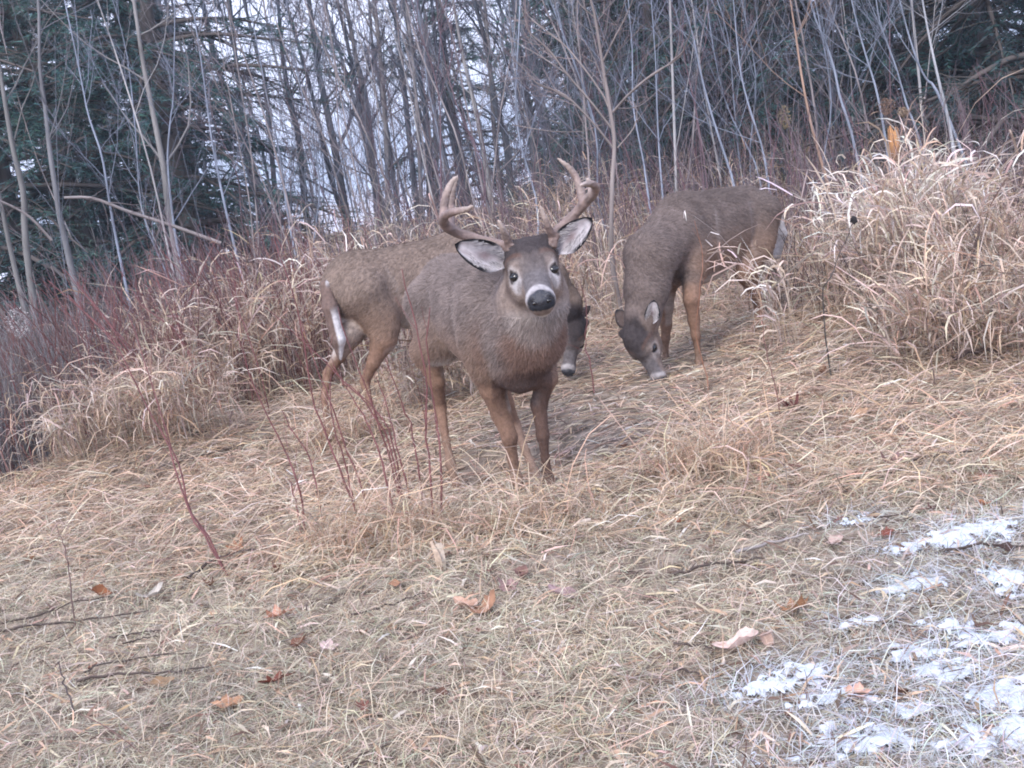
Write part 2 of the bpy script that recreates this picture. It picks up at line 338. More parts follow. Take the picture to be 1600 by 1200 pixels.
clump("grass_clump", "matted tussock directly in front of the buck's hooves", -.12, 3.66, .42, .07, 200, .06, STRAW, 2.2, 3, wide=.003, seed=9)
clump("grass_clump", "matted tussock at the foot of the red stems", -.58, 3.78, .26, .12, 240, .11, STRAW, 1.6, 3, wide=.003, seed=10)
clump("grass_clump", "low matted tussock right of the buck's front hooves", .66, 3.92, .26, .10, 200, .08, STRAW, 1.6, 3, wide=.0035, seed=11)
clump("grass_clump", "short straw tuft hiding the hind hooves of the deer behind the buck", -.86, 5.42, .26, .08, 130, .15, STRAW, 1.3, 3, wide=.004, seed=13)
clump("grass_clump", "dark-rooted grass tuft between the middle deer's legs and the buck", -.45, 6.1, .35, .2, 120, .42, TALL, 1.5, 5, wide=.008, seed=12)

# ------------------------------------------------------------------ thin snow
def snow_sheet(name, blobs, x0, x1, y0, y1, res, hmax, seed, label=None):
    X, Y = np.meshgrid(np.arange(x0, x1, res), np.arange(y0, y1, res), indexing='ij'); m = np.zeros_like(X)
    for bx, by, rx, ry in blobs: m = np.maximum(m, np.exp(-((X - bx) / rx) ** 2 - ((Y - by) / ry) ** 2))
    nn = .40 * fbm(X * 14, Y * 14, seed, 4) + .60 * fbm(X * 45, Y * 45, seed + 5, 4)
    hh = m * 1.05 - 2.6 * nn + .52
    gi = np.arange(X.size).reshape(X.shape); ok = (hh[:-1, :-1] > 0) & (hh[1:, 1:] > 0) & (hh[1:, :-1] > 0) & (hh[:-1, 1:] > 0)
    Q = np.stack([gi[:-1, :-1], gi[1:, :-1], gi[1:, 1:], gi[:-1, 1:]], -1)[ok]
    Z = terrain(X, Y) + .009 + np.minimum(hh, .35) / .35 * hmax
    u, inv = np.unique(Q, return_inverse=True)
    V = np.stack([X, Y, Z], -1).reshape(-1, 3)[u]
    return tag(mesh(name, V, [inv.reshape(-1, 4)], M_SNOW), kind="stuff")
snow_sheet("snow", sb, -.3, 2.2, 1.6, 3.7, .0045, .010, 3)
sb2 = [(*ground_px(a, b_)[:2], .12, .12) for a, b_ in [(150, 590), (180, 600), (40, 640), (120, 680)]]
snow_sheet("snow", sb2, -6, -.9, 5, 9.5, .02, .03, 8)
# ------------------------------------------------------------------ woods
def branch(rng, P, R, per, t0, t1, ang, lenf, M, wob, up, rf=.55, rmin=.0015, tpow=1.0, taper=.25):
    """grow `per` side branches from each polyline P (N,Mp,3); returns polylines and radii"""
    N, Mp, _ = P.shape; n = N * per; pi = np.repeat(np.arange(N), per)
    t = t0 + (t1 - t0) * rng.random(n) ** tpow; s = t * (Mp - 1); i = np.minimum(s.astype(int), Mp - 2); u = (s - i)[:, None]
    B = P[pi, i] * (1 - u) + P[pi, i + 1] * u; T = unit(P[pi, i + 1] - P[pi, i]); r = R[pi, i] * (1 - u[:, 0]) + R[pi, i + 1] * u[:, 0]
    plen = np.linalg.norm(np.diff(P, axis=1), axis=2).sum(1)[pi]
    q = unit(np.cross(T, rng.normal(size=(n, 3)))); a = rng.normal(ang, .22, n)[:, None]
    D = unit(np.cos(a) * T + np.sin(a) * q); L = plen * lenf * rng.uniform(.45, 1.2, n) * (1.15 - .75 * t)
    pts = [B]; d = D
    for k in range(M - 1):
        d = unit(d + wob * rng.normal(size=(n, 3)) + np.array([0, 0, up]) / M)
        pts.append(pts[-1] + d * (L / (M - 1))[:, None])
    r0_ = np.maximum(r * rf * rng.uniform(.6, 1.1, n), rmin)
    return np.stack(pts, 1), np.maximum(r0_[:, None] * np.linspace(1, taper, M)[None], rmin * .7)
def bark(rng, V, c, var=.12):
    return np.asarray(c) * (1 + var * (2 * vnoise(V[:, 0] * 7 + V[:, 1] * 5, V[:, 2] * 2.2, 5) - 1))[:, None]
def bare_tree(name, label, trunk, r0_, rng, c, limbs=9, twigs=7, fine=5, t0=.3, ang=.75, lenf=.42, up=.35, group=None, lv=None, cat="tree", tw_c=None, rmin=.0022, origin=None, extra=None):
    trunk = np.asarray(trunk, float); o = trunk[0] if origin is None else origin
    Pt = spline(trunk, 18)[None] - o
    Rt = (r0_ * np.linspace(1, .28, 18) * (1 + .25 * np.exp(-np.linspace(0, 14, 18))))[None]
    root = tag(empty(name, o), label, cat, group)
    b = Bag(); V, Q = tubes(Pt, Rt, 7); b.add(V, Q, bark(rng, V, c)); b.build("trunk", M_BARK, root)
    b = Bag(); tw_c = np.asarray(c) * .8 if tw_c is None else np.asarray(tw_c)
    P1, R1 = branch(rng, Pt, Rt, limbs, t0, .98, ang, lenf, 7, .09, up, rf=.5, rmin=rmin * 1.4, tpow=.8)
    if extra:
        for pts, r in extra:
            q = spline(np.asarray(pts) - o, 7)[None]; V, Q = tubes(spline(np.asarray(pts) - o, 14)[None], (r * np.linspace(1.02, .26, 14))[None], 5); mesh("limb", V, [Q], M_BARK, root, bark(rng, V, c)); P1 = np.concatenate([P1, q]); R1 = np.concatenate([R1, (r * np.linspace(1, .25, 7))[None]])
    V, Q = tubes(P1, R1, 4); b.add(V, Q, bark(rng, V, c))
    if twigs:
        P2, R2 = branch(rng, P1, R1, twigs, .15, .98, .65, .5, 5, .10, up, rf=.55, rmin=rmin); V, Q = tubes(P2, R2, 3); b.add(V, Q, tw_c)
        if fine:
            P3, R3_ = branch(rng, P2, R2, fine, .2, 1, .6, .55, 3, .10, up, rf=.6, rmin=rmin * .8); V, Q = tubes(P3, R3_, 3); b.add(V, Q, tw_c)
    tag(b.build("branches", M_TWIG, root), kind="stuff")
    return root
def conifer(name, rng, H, L0, nb, zlo, c, thin=0.0, dead=.15, ntw=26, nneed=30):
    """spruce or hemlock: trunk, drooping boughs, sprays of needles"""
    z = np.linspace(0, H, 14); Pt = np.stack([.05 * np.sin(z * .7), .05 * np.cos(z * .5), z], 1)[None]; Rt = (.013 * H * np.linspace(1, .15, 14) + .01)[None]
    root = empty(name); b = Bag(); V, Q = tubes(Pt, Rt, 7); b.add(V, Q, bark(rng, V, (.12, .105, .10))); b.build("trunk", M_BARK, root)
    t = np.sort(rng.random(nb)) ** 1.25; zb = zlo + (H - zlo) * t
    az = np.arange(nb) * 2.4 + rng.normal(0, .4, nb); L = L0 * (1 - t) ** .8 * rng.uniform(.65, 1.1, nb) + .2
    el = rng.normal(.05, .16, nb) + .5 * t; M = 8; pts = [np.stack([.0 * az, .0 * az, zb], 1)]; e = el.copy()
    for k in range(M - 1):
        e = e - .14 * (1 - .5 * t) + .04 * rng.normal(size=nb) + (.10 if k > 4 else 0)
        pts.append(pts[-1] + (L / (M - 1))[:, None] * np.stack([np.cos(az) * np.cos(e), np.sin(az) * np.cos(e), np.sin(e)], 1))
    P1 = np.stack(pts, 1); R1 = np.maximum(.014 * L[:, None] * np.linspace(1, .2, M), .003)
    b = Bag(); V, Q = tubes(P1, R1, 4); b.add(V, Q, (.11, .095, .09))
    P2, R2 = branch(rng, P1, R1, ntw, .18, 1.0, .75, .36, 4, .07, -.25, rf=.5, rmin=.002); P2[:, :, 2] = P2[:, :1, 2] + (P2[:, :, 2] - P2[:, :1, 2]) * .5 - .05 * np.linspace(0, 1, 4) ** 2
    V, Q = tubes(P2, R2, 3); b.add(V, Q, (.09, .08, .075)); tag(b.build("boughs", M_TWIG, root), kind="stuff")
    bare = np.repeat((rng.random(nb) < dead + .6 * sstep(.16, .0, t)), ntw); S = P2[~bare]
    n = len(S) * nneed; si = np.repeat(np.arange(len(S)), nneed); u = rng.random(n) * 3; i = np.minimum(u.astype(int), 2); w_ = (u - i)[:, None]
    Bp = S[si, i] * (1 - w_) + S[si, i + 1] * w_; T = unit(S[si, i + 1] - S[si, i])
    q = unit(np.cross(T, rng.normal(size=(n, 3)) * np.array([.35, .35, 1]))); d = unit(T * rng.uniform(.3, 1.1, (n, 1)) + q * np.array([1, 1, .55]) - np.array([0, 0, .15]))
    ln = rng.uniform(.045, .105, (n, 1)); sd = unit(np.cross(d, rng.normal(size=(n, 3)))) * rng.uniform(.0035, .0085, (n, 1))
    V = np.stack([Bp - sd, Bp + sd, Bp + d * ln], 1).reshape(-1, 3)
    cc = np.asarray(c) * rng.uniform(.55, 1.5, (n, 1)) * (1 + .08 * rng.normal(size=(n, 3)))
    C = np.repeat(cc, 3, 0).clip(.01, .3)
    tag(mesh("needles", V, [np.arange(3 * n).reshape(-1, 3)], M_NEEDLE, root, C, smooth=False), kind="stuff")
    return root
def pline(pxs, depth, depth2=None, top=2.5, sink=.15):
    """a trunk seen along photo pixels (from the top of the picture down), standing on the ground at `depth`"""
    d2 = depth if depth2 is None else depth2
    dd = np.linspace(d2, depth, len(pxs)); pts = [at(a, b, e) for (a, b), e in zip(pxs, dd)][::-1]
    p0 = pts[0].copy(); g0 = float(terrain(p0[0], p0[1])) - sink
    if p0[2] > g0 + .1:
        v = unit(pts[0] - pts[1]); v = unit(v + np.array([0, 0, -.8])); k = (g0 - p0[2]) / v[2]; pts.insert(0, p0 + v * k)
    if top > 0:
        v = unit(pts[-1] - pts[-2]); v = unit(v + np.array([0, 0, .35])); pts.append(pts[-1] + v * top)
    return pts
rt = np.random.default_rng(21)
GREY, DARK, PALEB, TAN = (.16, .17, .20), (.085, .095, .115), (.25, .28, .345), (.36, .24, .17)
REDT = (.16, .11, .125)
KEY = [  # label, px polyline, depth, radius, bark, limbs, twigs, fine, t0
 ("straight grey trunk rising through the dark evergreen on the left", [(206, -20), (223, 95), (243, 196), (257, 270), (267, 345)], 11.2, .048, (.235, .225, .22), 8, 5, 4, .25),
 ("forked grey trunk left of the straight grey trunk", [(59, -20), (62, 100), (71, 170), (79, 243), (91, 320), (101, 370)], 10.8, .040, (.17, .17, .18), 8, 5, 4, .4),
 ("crooked grey trunk at the left edge, mossy and leaning", [(-12, 40), (5, 142), (20, 230), (37, 304), (42, 395)], 11, .045, (.18, .175, .17), 5, 5, 4, .4),
 ("short grey trunk base cut by the left edge of the view", [(-30, 200), (0, 310), (20, 405)], 9.5, .030, (.18, .175, .17), 3, 4, 3, .4),
 ("pale thin sapling with a kink, second from the left edge", [(120, 90), (138, 179), (159, 243), (172, 320), (188, 405)], 10.5, .020, PALEB, 7, 5, 3, .3),
 ("pale wavy sapling below the straight grey trunk", [(272, 120), (266, 189), (262, 253), (270, 338), (281, 405)], 10.5, .019, PALEB, 7, 5, 3, .3),
 ("pale straight sapling in front of the dark spruce boughs", [(312, 80), (324, 169), (334, 236), (351, 320), (369, 395)], 10.5, .020, PALEB, 7, 5, 3, .3),
 ("pale slender sapling right of the dark spruce", [(400, 60), (418, 155), (435, 230), (449, 331), (461, 395)], 11, .018, PALEB, 7, 5, 3, .3),
 ("dark trunk with upright boughs right of the spruce", [(433, -20), (439, 67), (452, 152), (466, 209), (478, 330)], 16, .062, DARK, 12, 8, 5, .3),
 ("dark slim trunk bending into the spruce crown", [(376, -20), (402, 84), (415, 135), (432, 320)], 15, .05, GREY, 10, 8, 5, .3),
 ("twin-looking thick dark trunk left of the open sky gap", [(480, -20), (496, 101), (510, 169), (527, 253), (540, 335)], 16, .085, DARK, 12, 8, 5, .35),
 ("slim grey trunk, leftmost in the open sky gap", [(534, -20), (552, 70), (570, 140), (580, 210), (588, 330)], 18, .055, GREY, 14, 8, 6, .3),
 ("slim grey trunk in the middle of the open sky gap", [(575, -20), (582, 70), (598, 157), (608, 227), (622, 330)], 17, .05, GREY, 14, 8, 6, .3),
 ("dark thick trunk right of the open sky gap", [(625, -20), (647, 87), (664, 168), (671, 245), (673, 325)], 16, .08, DARK, 14, 8, 6, .3),
 ("dark trunk behind the buck's left antler", [(672, -20), (685, 105), (703, 196), (712, 238), (722, 330)], 17, .07, DARK, 14, 8, 6, .3),
 ("leaning light grey trunk above the buck's head", [(704, -20), (724, 91), (738, 150), (752, 217), (768, 320)], 15, .052, (.30, .29, .29), 10, 8, 5, .35),
 ("mossy dark trunk right above the buck's head", [(736, -20), (759, 70), (776, 175), (790, 217), (800, 320)], 16, .075, DARK, 14, 8, 6, .3),
 ("thick dark trunk at the left border of the hemlocks", [(800, -20), (811, 87), (825, 175), (832, 217), (842, 320)], 15, .075, DARK, 10, 8, 5, .3),
 ("very thin white sapling crossing the sky gap", [(652, 10), (661, 63), (668, 133), (685, 210), (703, 330)], 12, .014, PALEB, 8, 5, 3, .3),
 ("slender grey trunk high in the left spruce", [(252, -40), (260, 10), (270, 78), (290, 330)], 16, .05, GREY, 8, 6, 5, .3),
 ("pale sapling left of the young tree, curving to its base", [(1062, -20), (1082, 52), (1096, 119), (1113, 182), (1131, 238), (1147, 290)], 9.5, .017, PALEB, 8, 5, 3, .25),
 ("pale whip-like sapling above the right grazing deer's back", [(1144, -20), (1152, 70), (1159, 122), (1173, 175), (1190, 227), (1203, 300)], 9.5, .015, PALEB, 8, 5, 3, .25),
 ("tan peeling birch stem above the right grazing deer's rump", [(1232, -20), (1243, 52), (1253, 122), (1267, 192), (1281, 245), (1302, 320)], 9, .021, (.32, .22, .17), 6, 4, 3, .4),
 ("pale leaning sapling right of the tan birch stem", [(1262, -20), (1271, 21), (1299, 91), (1313, 154), (1332, 215)], 9, .017, (.25, .28, .34), 8, 5, 3, .3),
 ("pale sapling behind the brown seed heads", [(1326, -20), (1351, 80), (1369, 140), (1384, 220)], 9, .016, (.25, .28, .34), 8, 5, 3, .3),
 ("slim pale sapling left of the two grey poles", [(1366, -20), (1376, 38), (1400, 105), (1418, 168), (1437, 220)], 9, .014, (.25, .28, .34), 8, 5, 3, .3),
 ("left one of the two grey poles by the dark corner", [(1401, -20), (1428, 80), (1446, 122), (1472, 160)], 9, .017, (.25, .28, .34), 6, 5, 3, .4),
 ("right and thicker one of the two grey poles by the dark corner", [(1438, -20), (1456, 77), (1470, 140), (1484, 200)], 9, .022, (.35, .36, .38), 5, 5, 3, .5),
 ("thin grey sapling between the young tree and the buck's right antler", [(985, 40), (988, 90), (990, 171), (1005, 250), (1012, 300)], 9.5, .014, PALEB, 8, 5, 3, .3),
 ("thin grey sapling right of the young tree", [(1022, 60), (1025, 120), (1028, 200), (1034, 290)], 9.5, .013, PALEB, 8, 5, 3, .3),
]
for lab, pxs, dep, r_, c_, nl, ntw_, nf, t0_ in KEY:
    pts = pline(pxs, dep, top=1.8); r_ *= .75 if r_ < .03 else .85
    bare_tree("bare_sapling" if r_ < .03 else "bare_tree", lab, pts, r_, rt, c_, nl, ntw_, nf, t0=t0_, ang=.7 if r_ < .03 else .85, lenf=.30 if r_ < .03 else .34, tw_c=np.array(c_) * .75 + np.array([.01, .005, .012]), rmin=.0020 if r_ < .03 else .003)
# the young tree in front of the thicket, with the branches the photo shows
D0 = 7.2
yt = pline([(919, -30), (923, 0), (930, 28), (941, 98), (951, 157), (958, 200), (960, 231), (956, 297), (955, 385), (959, 430), (968, 478)], D0, top=1.0, sink=.05)
ex = [([(958, 231), (925, 190), (881, 147), (845, 135), (825, 115), (801, 91)], .010), ([(955, 200), (920, 155), (885, 115), (860, 80), (832, 56), (815, 31)], .010), ([(885, 115), (840, 85), (794, 60)], .006),
      ([(951, 168), (937, 140), (885, 73), (836, 35), (811, 7)], .009), ([(958, 175), (985, 145), (1021, 115), (1060, 91), (1075, 60), (1080, 45)], .011), ([(965, 231), (990, 200), (995, 172), (985, 150)], .006),
      ([(941, 98), (960, 60), (985, 10), (995, -30)], .008), ([(930, 28), (905, 5), (890, -30)], .006), ([(945, 120), (965, 80), (972, 30)], .005), ([(952, 160), (930, 95), (900, 45)], .005),
      ([(800, 195), (860, 205), (912, 205), (935, 195)], .004), ([(960, 170), (1000, 165), (1040, 130)], .005)]
rj = np.random.default_rng(4)
EX = []
for k, (l, r_) in enumerate(ex):
    off = rj.normal(0, .35); EX.append(([at(a, b, D0 + off * i / (len(l) - 1)) for i, (a, b) in enumerate(l)], r_ * .8))
bare_tree("young_tree", "bare young tree with ascending branches between the buck and the right grazing deer", yt, .019, rj, (.22, .19, .18), limbs=3, twigs=5, fine=2, t0=.5, lenf=.22, extra=EX, tw_c=(.30, .24, .23), rmin=.0019)

# conifers
protos = [conifer("evergreen_tree", np.random.default_rng(50 + i), [9, 10, 8, 9.5][i], [2.7, 3.1, 2.4, 2.8][i], [105, 120, 95, 110][i], [.5, .5, .3, .4][i], [(.085, .165, .155), (.075, .150, .145), (.10, .165, .15), (.055, .10, .105)][i], dead=[.1, .12, .18, .1][i]) for i in range(4)]
CON = [  # px x, depth, proto, label
 (120, 13.8, 0, "dark green evergreen between the two left grey trunks"), (290, 13.8, 1, "broad dark evergreen with layered boughs, left of the sky gap"), (245, 17.5, 3, "evergreen behind the straight grey trunk"),
 (0, 13.5, 2, "shaded evergreen at the left edge"), (-90, 13, 1, "evergreen mostly outside the left edge"), (90, 20, 1, "evergreen far behind the forked trunk"),
 (1000, 16.5, 2, "dark hemlock directly behind the young tree"), (1060, 15.0, 0, "grey-green hemlock right behind the young tree's crown"), (1150, 15.5, 3, "hemlock above the right grazing deer's shoulders"),
 (1235, 13.5, 1, "hemlock behind the tan birch stem"), (1345, 14, 3, "hemlock behind the row of pale saplings"), (1460, 12.5, 1, "dark hemlock behind the two grey poles"), (1590, 11.5, 3, "blackish hemlock filling the top right corner"),
 (1530, 15, 3, "hemlock in the gap between the two darkest hemlocks"), (1720, 12, 1, "hemlock at the right edge, mostly outside the view"), (1170, 19, 2, "hemlock far behind, above the deer's back"), (1030, 20, 3, "hemlock standing far behind the young tree"), (1400, 18, 1, "hemlock in the second row behind the pale saplings"), (1640, 9.8, 3, "near blackish hemlock at the right edge in front of the others"), (1540, 18, 0, "hemlock in the second row behind the dark corner"), (1080, 18, 0, "hemlock in the second row, left of the birch stem"), (200, 22, 0, "evergreen in the third row behind the two left grey trunks"), (320, 21, 3, "evergreen in the second row left of the sky gap"), (1290, 19, 2, "hemlock in the second row behind the birch stem"),
 (730, 24, 2, "small evergreen among the dark trunks behind the buck"), (1060, 22, 1, "hemlock deep in the wood, right of the young tree"), (930, 22, 2, "hemlock deep in the wood at the end of the sky gap")]
used = set()
for (a, dep, k, lab) in CON:
    o = protos[k] if k not in used else copy_tree(protos[k]); used.add(k)
    d = ray(a, 300); x_ = d[0] / d[1] * dep
    o.location = (x_, dep, float(terrain(x_, dep)) - .05); o.rotation_euler = (rt.normal(0, .03), rt.normal(0, .03), rt.uniform(0, 6.28)); s_ = rt.uniform(.92, 1.12); o.scale = (s_, s_, s_)
    tag(o, lab, "tree", "evergreens in the wood")

# filler: bare trees and saplings deep in the wood, a few prototypes copied
tp = []
for i in range(5):
    r = np.random.default_rng(80 + i); H = [9, 8, 10, 8.5, 9.5][i]; z = np.linspace(0, 1, 6)
    tr = np.stack([np.cumsum(r.normal(-.03, .10, 6)), np.cumsum(r.normal(0, .10, 6)), z * H], 1); tr[0, :2] = 0
    tp.append(bare_tree("bare_tree", None, tr, [.06, .05, .075, .045, .055][i], r, [GREY, DARK, DARK, (.27, .25, .25), GREY][i], 20, 9, 6, t0=.12, ang=.7, lenf=.30, up=.5, rmin=.0035, cat="tree", tw_c=(.125, .135, .165), origin=np.zeros(3)))
n = 70; got = 0; used = set(); rf_ = np.random.default_rng(91)
while got < n:
    dep = 15.5 + 20 * rf_.random() ** 1.2; a = rf_.uniform(-40, 1640)
    if a > 830 and rf_.random() < .65: continue
    if 440 < a < 850 and rf_.random() < .5: continue
    if a < 440 and rf_.random() < .6: continue
    k = rf_.integers(5); o = tp[k] if k not in used else copy_tree(tp[k]); used.add(k); d = ray(a, 300); x_ = d[0] / d[1] * dep
    o.location = (x_, dep, float(terrain(x_, dep)) - .1); s_ = rf_.uniform(.75, 1.2); o.scale = (s_, s_, s_); o.rotation_euler = (rf_.normal(0, .05), rf_.normal(-.02, .05), rf_.uniform(0, 6.28))
    zone = "on the left" if a < 480 else "in the bright gap" if a < 850 else "behind the hemlocks"
    tag(o, ["slim", "dark", "thick dark", "light grey", "tall grey"][k] + " bare tree standing deep in the wood " + zone, "tree", "bare trees deep in the wood"); got += 1
spp = []
for i in range(6):
    r = np.random.default_rng(180 + i); H = [3.6, 4.2, 3.0, 4.8, 2.6, 3.9][i]; z = np.linspace(0, 1, 6)
    tr = np.stack([np.cumsum(r.normal(-.02, .07, 6)), np.cumsum(r.normal(0, .07, 6)), z * H], 1); tr[0, :2] = 0
    cc = [PALEB, (.30, .27, .27), REDT, (.36, .35, .35), REDT, (.25, .22, .22)][i]
    spp.append(bare_tree("bare_sapling", None, tr, [.010, .011, .008, .012, .007, .010][i], r, cc, 9, 5, 3, t0=.12, ang=.6, lenf=.36, up=.6, rmin=.0022, tw_c=np.array(cc) * .75 + np.array([.012, 0, .01]), origin=np.zeros(3)))
n = 115; got = 0; used = set()
while got < n:
    dep = 9.6 + 9 * rf_.random() ** 1.4; a = rf_.uniform(-60, 1660); k = rf_.integers(6)
    if a > 1450 and rf_.random() < .85: continue
    if a < 440 and rf_.random() < .45: continue
    o = spp[k] if k not in used else copy_tree(spp[k]); used.add(k); d = ray(a, 300); x_ = d[0] / d[1] * dep
    if dep < edge_tall(x_) + 1.0: dep = float(edge_tall(x_)) + 1.6 + 2 * rf_.random(); x_ = d[0] / d[1] * dep
    o.location = (x_, dep, float(terrain(x_, dep)) - .05); s_ = rf_.uniform(.7, 1.25); o.scale = (s_, s_, s_); o.rotation_euler = (rf_.normal(0, .08), rf_.normal(-.03, .08), rf_.uniform(0, 6.28))
    zone = next(t for lim, t in ((110, "at the left edge"), (230, "below the forked trunk"), (350, "below the straight grey trunk"), (480, "in front of the left evergreens"), (640, "under the left half of the sky gap"), (900, "behind the buck"), (1060, "around the young tree"), (1240, "behind the right grazing deer"), (1400, "behind the birch stem"), (9999, "before the dark corner")) if a < lim)
    look = ["pale thin", "brownish grey", "thin reddish", "tall whitish", "low reddish", "plain grey"][k]
    tag(o, look + " bare sapling in the thicket " + zone, "sapling", "thin saplings in the thicket"); got += 1
# undergrowth: reddish dogwood stems and grey brush, nobody could count them
def brush(name, n, f_xy, hgt, c, seed, rmin=.0016, per=5, rad_=.0038):
    r = np.random.default_rng(seed); x, y = f_xy(r, n); n = len(x); h = hgt * r.uniform(.5, 1.2, n)
    ln = r.normal(0, .22, (n, 2)) + np.array([-.05, 0]); t = np.linspace(0, 1, 5)
    P = np.stack([x[:, None] + ln[:, :1] * h[:, None] * t ** 1.5 + r.normal(0, .012, (n, 5)), y[:, None] + ln[:, 1:] * h[:, None] * t ** 1.5 + r.normal(0, .012, (n, 5)), terrain(x, y)[:, None] - .03 + h[:, None] * t], -1)
    R = np.maximum(rad_ * h[:, None] * np.linspace(1, .35, 5)[None], rmin)
    b = Bag(); col = np.asarray(c)[r.integers(len(c), size=n)] * r.uniform(.7, 1.3, (n, 1))
    V, Q = tubes(P, R, 3); b.add(V, Q, np.repeat(col, 15, 0))
    P2, R2 = branch(r, P, R, per, .3, .95, .5, .32, 3, .10, .4, rf=.6, rmin=rmin * .8); V, Q = tubes(P2, R2, 3); b.add(V, Q, np.repeat(np.repeat(col, per, 0), 9, 0))
    return tag(b.build(name, M_TWIG), kind="stuff")
def xy_back(r, n):
    y = 7.2 + 8 * r.random(n) ** 1.5; x = (r.random(n) * 2 - 1) * (.56 * y + .4); k = (y > edge_tall(x) + .7) & (r.random(n) < .3 + 1.2 * fbm(x * .8, y * .8, 61, 2)); return x[k], y[k]
def xy_left(r, n):
    y = 5.6 + 5 * r.random(n) ** 1.3; x = -.58 * y + r.random(n) * 1.5 - .1 + .12 * (y - 6); k = (y > edge_tall(x) + .15); return x[k], y[k]
brush("red_brush", 3000, xy_back, 1.15, [(.18, .105, .12), (.14, .095, .11), (.18, .145, .155), (.24, .20, .205)], 301)
brush("grey_brush", 2500, xy_left, .85, [(.19, .185, .195), (.14, .125, .13), (.23, .22, .22), (.15, .10, .095)], 302)

def xy_mid(r, n):
    y = 5.9 + 2.2 * r.random(n); x = -3.3 + 2.7 * r.random(n); k = y > edge_tall(x) - .1; return x[k], y[k]
brush("red_brush", 800, xy_mid, .95, [(.17, .07, .07), (.14, .07, .07), (.20, .12, .11)], 305, rad_=.0045)

def xy_right(r, n):
    y = 4.7 + 2.2 * r.random(n); x = 1.35 + 2.2 * r.random(n); k = (y > edge_tall(x) - .3) & (x < .56 * y + .2); return x[k], y[k]
brush("dead_stems", 330, xy_right, .55, [(.11, .08, .075), (.16, .11, .10), (.08, .06, .06)], 306, rad_=.0055)

def xy_wood(r, n):
    y = 10 + 9 * r.random(n) ** 1.2; x = (r.random(n) * 2 - 1) * (.56 * y + .4); k = (r.random(n) < .35 + 1.1 * fbm(x * .6, y * .6, 71, 2)) & ((x > -.20 * y) | (r.random(n) < .12)) & ((x < .36 * y) | (r.random(n) < .5)); return x[k], y[k]
brush("thicket_stems", 1500, xy_wood, 3.0, [(.125, .135, .165), (.16, .175, .21), (.10, .10, .125), (.13, .11, .13)], 307, rad_=.0017, per=9, rmin=.0019)
# ------------------------------------------------------------------ smooth bodies from distance fields
class Field:
    def __init__(s): s.p = []
    def cone(s, a, b, ra, rb, k=0.03, n=None, sq=1.0):
        a = np.asarray(a, float); b = np.asarray(b, float); m = max(ra, rb) * max(1, sq)
        s.p.append(('c', a, b, ra, rb, k, None if n is None else unit(n), sq, np.minimum(a, b) - m, np.maximum(a, b) + m)); return s
    def chain(s, pts, rs, k=0.03, n=None, sq=1.0):
        for i in range(len(pts) - 1): s.cone(pts[i], pts[i + 1], rs[i], rs[i + 1], k, n, sq)
        return s
    def ell(s, c, r, Rm=None, k=0.03):
        c = np.asarray(c, float); r = np.asarray(r, float); m = r if Rm is None else np.abs(Rm) @ r
        s.p.append(('e', c, r, np.eye(3) if Rm is None else Rm, k, c - m, c + m)); return s
    def mesh(s, h):
        lo = np.min([q[-2] for q in s.p], 0) - 3 * h; hi = np.max([q[-1] for q in s.p], 0) + 3 * h
        n = np.ceil((hi - lo) / h).astype(int) + 1
        V = np.full(n, 10.0, np.float32)
        for q in s.p:
            k = q[5] if q[0] == 'c' else q[4]; pad = k + 3 * h
            i0 = np.maximum(((q[-2] - pad - lo) / h).astype(int), 0); i1 = np.minimum(((q[-1] + pad - lo) / h).astype(int) + 2, n)
            X = [(lo[j] + h * np.arange(i0[j], i1[j])).astype(np.float32).reshape([-1 if j == m else 1 for m in range(3)]) for j in range(3)]
            if q[0] == 'c':
                _, a, b, ra, rb, k, nv, sq = q[:8]
                ba = b - a; D = [X[j] - a[j] for j in range(3)]
                t = np.clip((D[0] * ba[0] + D[1] * ba[1] + D[2] * ba[2]) / max(ba @ ba, 1e-9), 0, 1)
                E = [D[j] - t * ba[j] for j in range(3)]; d2 = E[0] ** 2 + E[1] ** 2 + E[2] ** 2
                if nv is not None:
                    en = E[0] * nv[0] + E[1] * nv[1] + E[2] * nv[2]; d2 = d2 + en ** 2 * (1 / sq ** 2 - 1)
                d = np.sqrt(d2) - (ra + (rb - ra) * t)
            else:
                _, c, r, Rm, k = q[:5]
                D = [X[j] - c[j] for j in range(3)]
                L = [D[0] * Rm[0, j] + D[1] * Rm[1, j] + D[2] * Rm[2, j] for j in range(3)]
                k0 = np.sqrt(sum((L[j] / r[j]) ** 2 for j in range(3))); k1 = np.sqrt(sum((L[j] / r[j] ** 2) ** 2 for j in range(3)))
                d = k0 * (k0 - 1) / np.maximum(k1, 1e-6)
            sl = tuple(slice(i0[j], i1[j]) for j in range(3)); A = V[sl]
            g = np.maximum(k - np.abs(A - d), 0) / k
            V[sl] = np.minimum(A, d) - g * g * k * 0.25
        return surface(V, lo, h)
